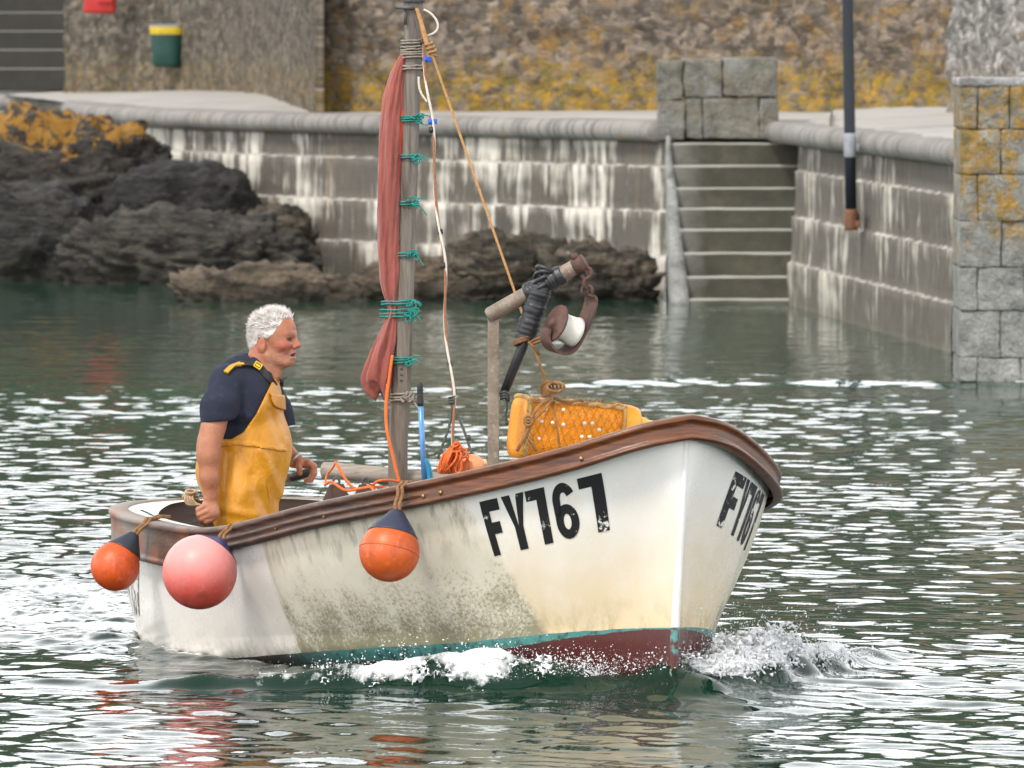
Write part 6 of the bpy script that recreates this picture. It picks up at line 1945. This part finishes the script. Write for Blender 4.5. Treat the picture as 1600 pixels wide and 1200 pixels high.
    D, o = field(bib_d, lo3, hi3, .0052); V, F = surface_nets(D, o, .0052); V = polish(V, F, 1)
    bib = mesh_obj('bib_overalls', V, F, yel_m, root)
    def patch(poly, off, name, mat, parent, hh=.0042, base=bib_base, yside=-1, th=.008):
        poly = np.array([(X(a), Z(c_)) for a, c_ in poly])
        lo_ = np.array([poly[:, 0].min() - .02, Y_P - .33, poly[:, 1].min() - .02]); hi_ = np.array([poly[:, 0].max() + .02, Y_P + .05 if yside < 0 else Y_P + .33, poly[:, 1].max() + .02])
        def fn(P):
            x, z = P[..., 0], P[..., 2]; s_ = None; ins = np.zeros(x.shape, bool); dm = np.full(x.shape, 1e9, np.float32)
            n = len(poly)
            for i in range(n):
                a_, b_ = poly[i], poly[(i + 1) % n]; e = b_ - a_; wx, wz = x - a_[0], z - a_[1]
                tt = np.clip((wx * e[0] + wz * e[1]) / (e @ e), 0, 1); dm = np.minimum(dm, np.hypot(wx - tt * e[0], wz - tt * e[1]))
                cond = ((a_[1] > z) != (b_[1] > z)) & (x < (b_[0] - a_[0]) * (z - a_[1]) / (b_[1] - a_[1] + 1e-12) + a_[0]); ins ^= cond
            pr = np.where(ins, -dm, dm)
            bd = base(P) 
            return smax(smax(bd - off, -(bd - off + th), .002), pr, .003)
        D, o = field(fn, lo_, hi_, hh); V, F = surface_nets(D, o, hh)
        if len(V) == 0: return None
        return mesh_obj(name, polish(V, F, 1), F, mat, parent)
    patch([(424, 610), (456, 622), (457, 640), (449, 642), (432, 634), (427, 626)], .012, 'pocket_flap', yel_m, bib)
    patch([(338, 686), (372, 683), (405, 686), (450, 698), (450, 705), (404, 695), (370, 692), (338, 697)], .007, 'waistband', yel_m, bib)
    # side seam and fly stitching as raised welts
    patch([(349.5, 704), (351.5, 704), (353, 775), (351, 775)], .0045, 'seam', yel_m, bib, hh=.0035)
    patch([(418, 742), (419.5, 742), (424, 778), (422, 778)], .0045, 'seam', yel_m, bib, hh=.0035)
    # shoulder straps with buckles
    blk = simple('black webbing', (.016, .016, .018), (.035, .033, .03), .7, 40, .4); yst = simple('yellow strap', (.60, .34, .02), (.48, .24, .015), .5, 20, .3)
    def strap(pts, w, mat, name, th=.004):
        c_ = curve(pts, 30); tg = np.gradient(c_, axis=0); tg /= np.linalg.norm(tg, axis=1)[:, None]
        nn = np.cross(tg, np.array([0, 1, .35])); nn /= np.linalg.norm(nn, axis=1)[:, None]
        out = np.array([-.25, -.75, .6]); out /= np.linalg.norm(out)
        wd = np.cross(tg, out); wd /= np.linalg.norm(wd, axis=1)[:, None]; nn = np.cross(wd, tg)
        V = np.stack([c_ + wd * w + nn * th, c_ - wd * w + nn * th, c_ - wd * w - nn * th, c_ + wd * w - nn * th], 1).reshape(-1, 3)
        b = MB(); b.add(V, [(4 * i + j, 4 * i + (j + 1) % 4, 4 * i + 4 + (j + 1) % 4, 4 * i + 4 + j) for i in range(29) for j in range(4)] + [(0, 1, 2, 3), (119, 118, 117, 116)])
        return b.build(name, mat, bib, smooth=False)
    def surf(px, py, fn=shirt_d, start=-.34, lift=.010):
        """first point of the clothing met by the view ray through a pixel"""
        dys = np.linspace(start, .2, 220); P = np.array([M(px, py, v) for v in dys]).astype(np.float32)
        dd = fn(P); i = np.argmax(dd < lift); return P[i].astype(float)
    p1b = [surf(*q, lift=.006) for q in ((353, 582), (362, 573), (371, 569.5), (380, 567.5))]
    strap(p1b, .0155, blk, 'strap')
    p1 = [surf(*q) for q in ((353, 582), (362, 573), (371, 569.5), (380, 567.5))]
    strap(p1, .011, yst, 'strap')
    p2 = [surf(*q) for q in ((376, 568.5), (388, 568), (398, 570), (408, 577), (416, 586), (424, 595), (431, 604))]
    strap(p2, .0125, blk, 'strap')
    bk = surf(403, 571, lift=.022); b = MB()
    ux = M(410, 575.5) - M(396, 566.5); ux /= np.linalg.norm(ux); uy = np.array([0, -.8, .6]); uy -= ux * (uy @ ux); uy /= np.linalg.norm(uy); uz = np.cross(ux, uy)
    Rk = np.stack([ux, uz, uy], 1)
    for a_, c_ in (((.018, 0, 0), (.003, .017, .004)), ((-.018, 0, 0), (.003, .017, .004)), ((0, .015, 0), (.021, .003, .004)), ((0, -.015, 0), (.021, .003, .004)), ((0, 0, 0), (.012, .006, .003))):
        b.box(bk + Rk @ (np.array(a_) * .8), np.array(c_) * .8, R=Rk, bev=.0008)
    b.build('buckle', simple('yellow plastic buckle', (.75, .50, .03), (.6, .38, .02), .4), bib, smooth=False)
    strap([surf(*q, start=-.30) for q in ((444, 592), (440, 597), (438, 603))], .012, blk, 'strap')
    # watch on the far wrist
    wc = M(461.5, 719, .222); axw = M(463, 720.5, .22) - M(446, 708, .24)
    b = MB(); b.lathe([(.030, -.008), (.036, -.007), (.036, .007), (.030, .008)], wc, axw, 24); b.build('watch', simple('steel watch', (.45, .43, .40), (.3, .29, .27), .35, 30, .2, Metallic=.7), root)

    # ---- white hair: a soft cap and a few thousand short locks
    def hair_d(P):
        Q = toh(P); x, z = Q[..., 0], Q[..., 2]
        d = d_ell(Q, h(429.5, 517.5), (.094, .0755, .088))
        d = smin(d, d_ell(Q, h(413, 524), (.066, .074, .068)), .03)
        d = smin(d, d_ell(Q, h(409, 538), (.042, .058, .05)), .03)
        line = np.interp(x, [h(384, 0)[0], h(398, 0)[0], h(408, 0)[0], h(414, 0)[0], h(430, 0)[0], h(438, 0)[0], h(444, 0)[0], h(448, 0)[0], h(453, 0)[0], h(464, 0)[0], h(475, 0)[0]],
                         [h(0, 543)[2], h(0, 548)[2], h(0, 544)[2], h(0, 526)[2], h(0, 528)[2], h(0, 521)[2], h(0, 514)[2], h(0, 505)[2], h(0, 500)[2], h(0, 504)[2], h(0, 506)[2]])
        # the hairline follows the side of the head; over the brow it bows back
        line = line + np.where(x > h(440, 0)[0], 0.0, 0)
        d = smax(d, (line - z) * .8, .012)
        return d + .004 * fbm(Q * np.array([26, 26, 26], np.float32), 3, seed=77)
    hm = NT('white hair'); co = hm.co(); hm = hm.done(hm.mix(hm.rng(hm.noise(hm.map(co, (1, 1, 1.6)), 34, 5, .7), .38, .62), (.84, .81, .77), (.56, .50, .46)), .6, hm.bump(hm.noise(co, 90, 4), .5, .006))
    lo4 = np.array([M(375, 0)[0], Y_P - .12, M(0, 560)[2]]); hi4 = np.array([M(480, 0)[0], Y_P + .12, M(0, 468)[2]])
    D, o = field(hair_d, lo4, hi4, .004); V, F = surface_nets(D, o, .004); V = polish(V, F, 1)
    b = MB(); b.add(V, F)
    R = np.random.RandomState(2); Q = toh(V.astype(np.float32))
    pick = R.choice(len(V), min(len(V), 6000), replace=False)
    for i in pick:
        q = Q[i]; n_ = (q - h(423, 520)); n_ /= np.linalg.norm(n_)
        up_ = sstep(.0, .08, q[2])
        cl = perlin((q * 22)[None], 5)[0]
        sweep = np.array([-.9, 0, .10]) * (1 - up_) + np.array([-.45 + .9 * cl, .5 * cl, .75]) * up_
        dr = n_ * (.22 + .5 * up_) + sweep + R.normal(0, .13, 3) - np.array([0, 0, .25]) * (1 - up_)
        dr /= np.linalg.norm(dr); L = R.uniform(.012, .030) * (.55 + .75 * up_)
        if q[2] < h(0, 525)[2]: L *= .7
        sd_ = np.cross(dr, n_ + .01); sd_ /= np.linalg.norm(sd_) + 1e-9; w = R.uniform(.0006, .0013)
        p0 = q - n_ * .003; p1_ = q + dr * L * .55; p2_ = q + dr * L + np.array([-.003, 0, -.002])
        third = np.cross(sd_, dr) * w
        tri = [p0 + sd_ * w, p0 - sd_ * w, p0 + third, p1_ + sd_ * w * .8, p1_ - sd_ * w * .8, p1_ + third * .8, p2_]
        b.add(fromh(np.array(tri)), [(0, 1, 4, 3), (1, 2, 5, 4), (2, 0, 3, 5), (3, 4, 6), (4, 5, 6), (5, 3, 6)])
    tufts = [i for i in R.choice(len(V), min(len(V), 900), replace=False) if Q[i][2] > .022]
    for i in tufts:
        q = Q[i]
        n_ = (q - h(427, 521)); n_ /= np.linalg.norm(n_); up_ = sstep(-.01, .07, q[2]); cl = perlin((q * 24)[None], 8)[0]
        dr = n_ * (.5 + .2 * up_) + np.array([-.75, .1 * cl, .05]) * (1 - up_) + np.array([-.55 + 1.1 * cl, .6 * cl, .55]) * up_ + R.normal(0, .16, 3) - np.array([0, 0, .4]) * (1 - up_)
        dr /= np.linalg.norm(dr); L = R.uniform(.016, .034) * (.6 + .55 * up_); sd_ = np.cross(dr, n_ + .01); sd_ /= np.linalg.norm(sd_) + 1e-9; w = R.uniform(.0028, .0052)
        third = np.cross(sd_, dr) * w * .7; p0 = q - n_ * .006; p1_ = q + dr * L * .5; p2_ = q + dr * L + np.array([-.004, 0, -.003])
        tri = [p0 + sd_ * w, p0 - sd_ * w, p0 + third, p1_ + sd_ * w * .7, p1_ - sd_ * w * .7, p1_ + third * .7, p2_]
        b.add(fromh(np.array(tri)), [(0, 1, 4, 3), (1, 2, 5, 4), (2, 0, 3, 5), (3, 4, 6), (4, 5, 6), (5, 3, 6)])
    b.build('hair', hm, root)
make_man()
# ================================================================== broken water thrown up by the bow
def bow_spray():
    R = np.random.RandomState(9)
    V0, F0 = icosphere(1)
    VV, FF, nv = [], [], 0
    def froth(lo, hi, env, hh, seed):
        """ragged lumps of aerated water: an envelope broken up by turbulence"""
        nonlocal nv
        G = grid_pts(lo, hi, hh)
        dx, dy = G[..., 0] - B_O[0], G[..., 1] - B_O[1]
        s = -(dx * _F[0] + dy * _F[1]); b = dx * _S[0] + dy * _S[1]
        e = 0
        n = .45 * fbm(G * 9, 2, seed=seed) + .50 * fbm(G * 30, 2, seed=seed + 4) + .55 * fbm(G * 70, 2, seed=seed + 8)
        zb = .11 * np.exp(-np.clip(s, 0, None) / 1.6) + .05
        e = env(s, b, G[..., 2] - zb + .04)
        D = .66 - e + .78 * n * (e > .02)
        D[e < .02] = .5
        V, F = surface_nets(D.astype(np.float32), lo, hh)
        if len(V):
            F3 = np.concatenate([F[:, [0, 1, 2]], F[:, [0, 2, 3]]])
            VV.append(V); FF.append(F3 + nv); nv += len(V)
    bcf = lambda s: .10 + 1.22 * np.clip(s, 0, None) ** .85
    def env_port(s, b, z):
        q = -b - bcf(s) + .06
        top = .125 * np.exp(-((s - .38) / .26) ** 2) + .045
        return 1.05 * np.exp(-(q / .19) ** 2) * sstep(-.02, .12, s) * sstep(1.1, .75, s) * np.clip(1 - (z - .02) / (top + .02), 0, 1) ** .6
    def env_star(s, b, z):
        q = b - bcf(s) + .05
        top = .065 * np.exp(-((s - .45) / .30) ** 2) + .03
        return 1.05 * np.exp(-(q / .15) ** 2) * sstep(.10, .30, s) * sstep(.98, .70, s) * np.clip(1 - (z - .02) / (top + .02), 0, 1) ** .6
    c0 = np.array([bw(s, sg * (.1 + 1.22 * s ** .85), 0) for s in (0.0, .3, .6, .9, 1.1) for sg in (-1,)])
    froth(np.array([c0[:, 0].min() - .25, c0[:, 1].min() - .25, -.04]), np.array([c0[:, 0].max() + .25, c0[:, 1].max() + .3, .42]), env_port, .0065, 5)
    c1 = np.array([bw(s, .1 + 1.22 * s ** .85, 0) for s in (.1, .3, .6, .9, 1.15)])
    froth(np.array([c1[:, 0].min() - .2, c1[:, 1].min() - .3, -.04]), np.array([c1[:, 0].max() + .2, c1[:, 1].max() + .3, .34]), env_star, .0065, 25)
    # fine droplets round the froth
    C_, S_ = [], []
    def put(n, s0, s1, hmax, port, spread, rmin, rmax):
        s = R.uniform(s0, s1, n); bc = bcf(s) - .05
        q = R.normal(0, 1, n) * spread
        z = np.abs(R.normal(0, .5, n)) * hmax(s)
        cl = fbm(np.stack([s * 7, q * 7, z * 7], -1), 3, seed=71 + port)
        ok = cl > R.uniform(-.15, .5, n)
        x = bw(s, (-1 if port else 1) * (bc + q), 0 * s); x[:, 2] = .07 + .07 * np.exp(-s / 1.2) + z
        C_.append(x[ok]); S_.append((rmin + (rmax - rmin) * R.uniform(0, 1, n) ** 3.5)[ok])
    put(22000, .02, 1.0, lambda s: .22 * np.exp(-((s - .34) / .28) ** 2) + .03, True, .16, .0007, .0040)
    put(12000, .06, .95, lambda s: .12 * np.exp(-((s - .45) / .35) ** 2) + .03, False, .11, .0007, .0036)
    put(900, .0, .2, lambda s: .10 + 0 * s, False, .07, .0008, .004)
    P = np.concatenate(C_); r = np.concatenate(S_); n = len(P)
    st = 1 + .45 * R.normal(0, 1, (n, 3)); st = np.clip(st, .5, 2.2)
    V = (P[:, None] + V0[None] * r[:, None, None] * st[:, None]).reshape(-1, 3)
    F = (F0[None] + (np.arange(n) * len(V0))[:, None, None]).reshape(-1, 3)
    VV.append(V); FF.append(F + nv)
    t = NT('aerated water'); co = t.co()
    m = t.done(t.mix(t.noise(co, 30, 4), (.97, .97, .97), (.90, .92, .93)), .12, t.bump(t.noise(co, 90, 3), .5, .006), Transmission_Weight=.22, IOR=1.33)
    o = mesh_obj('spray', np.concatenate(VV), np.concatenate(FF).astype(np.int64), m)
    tag(o, 'white spray and droplets thrown up on both sides of the bow', 'spray', kind='stuff')
bow_spray()
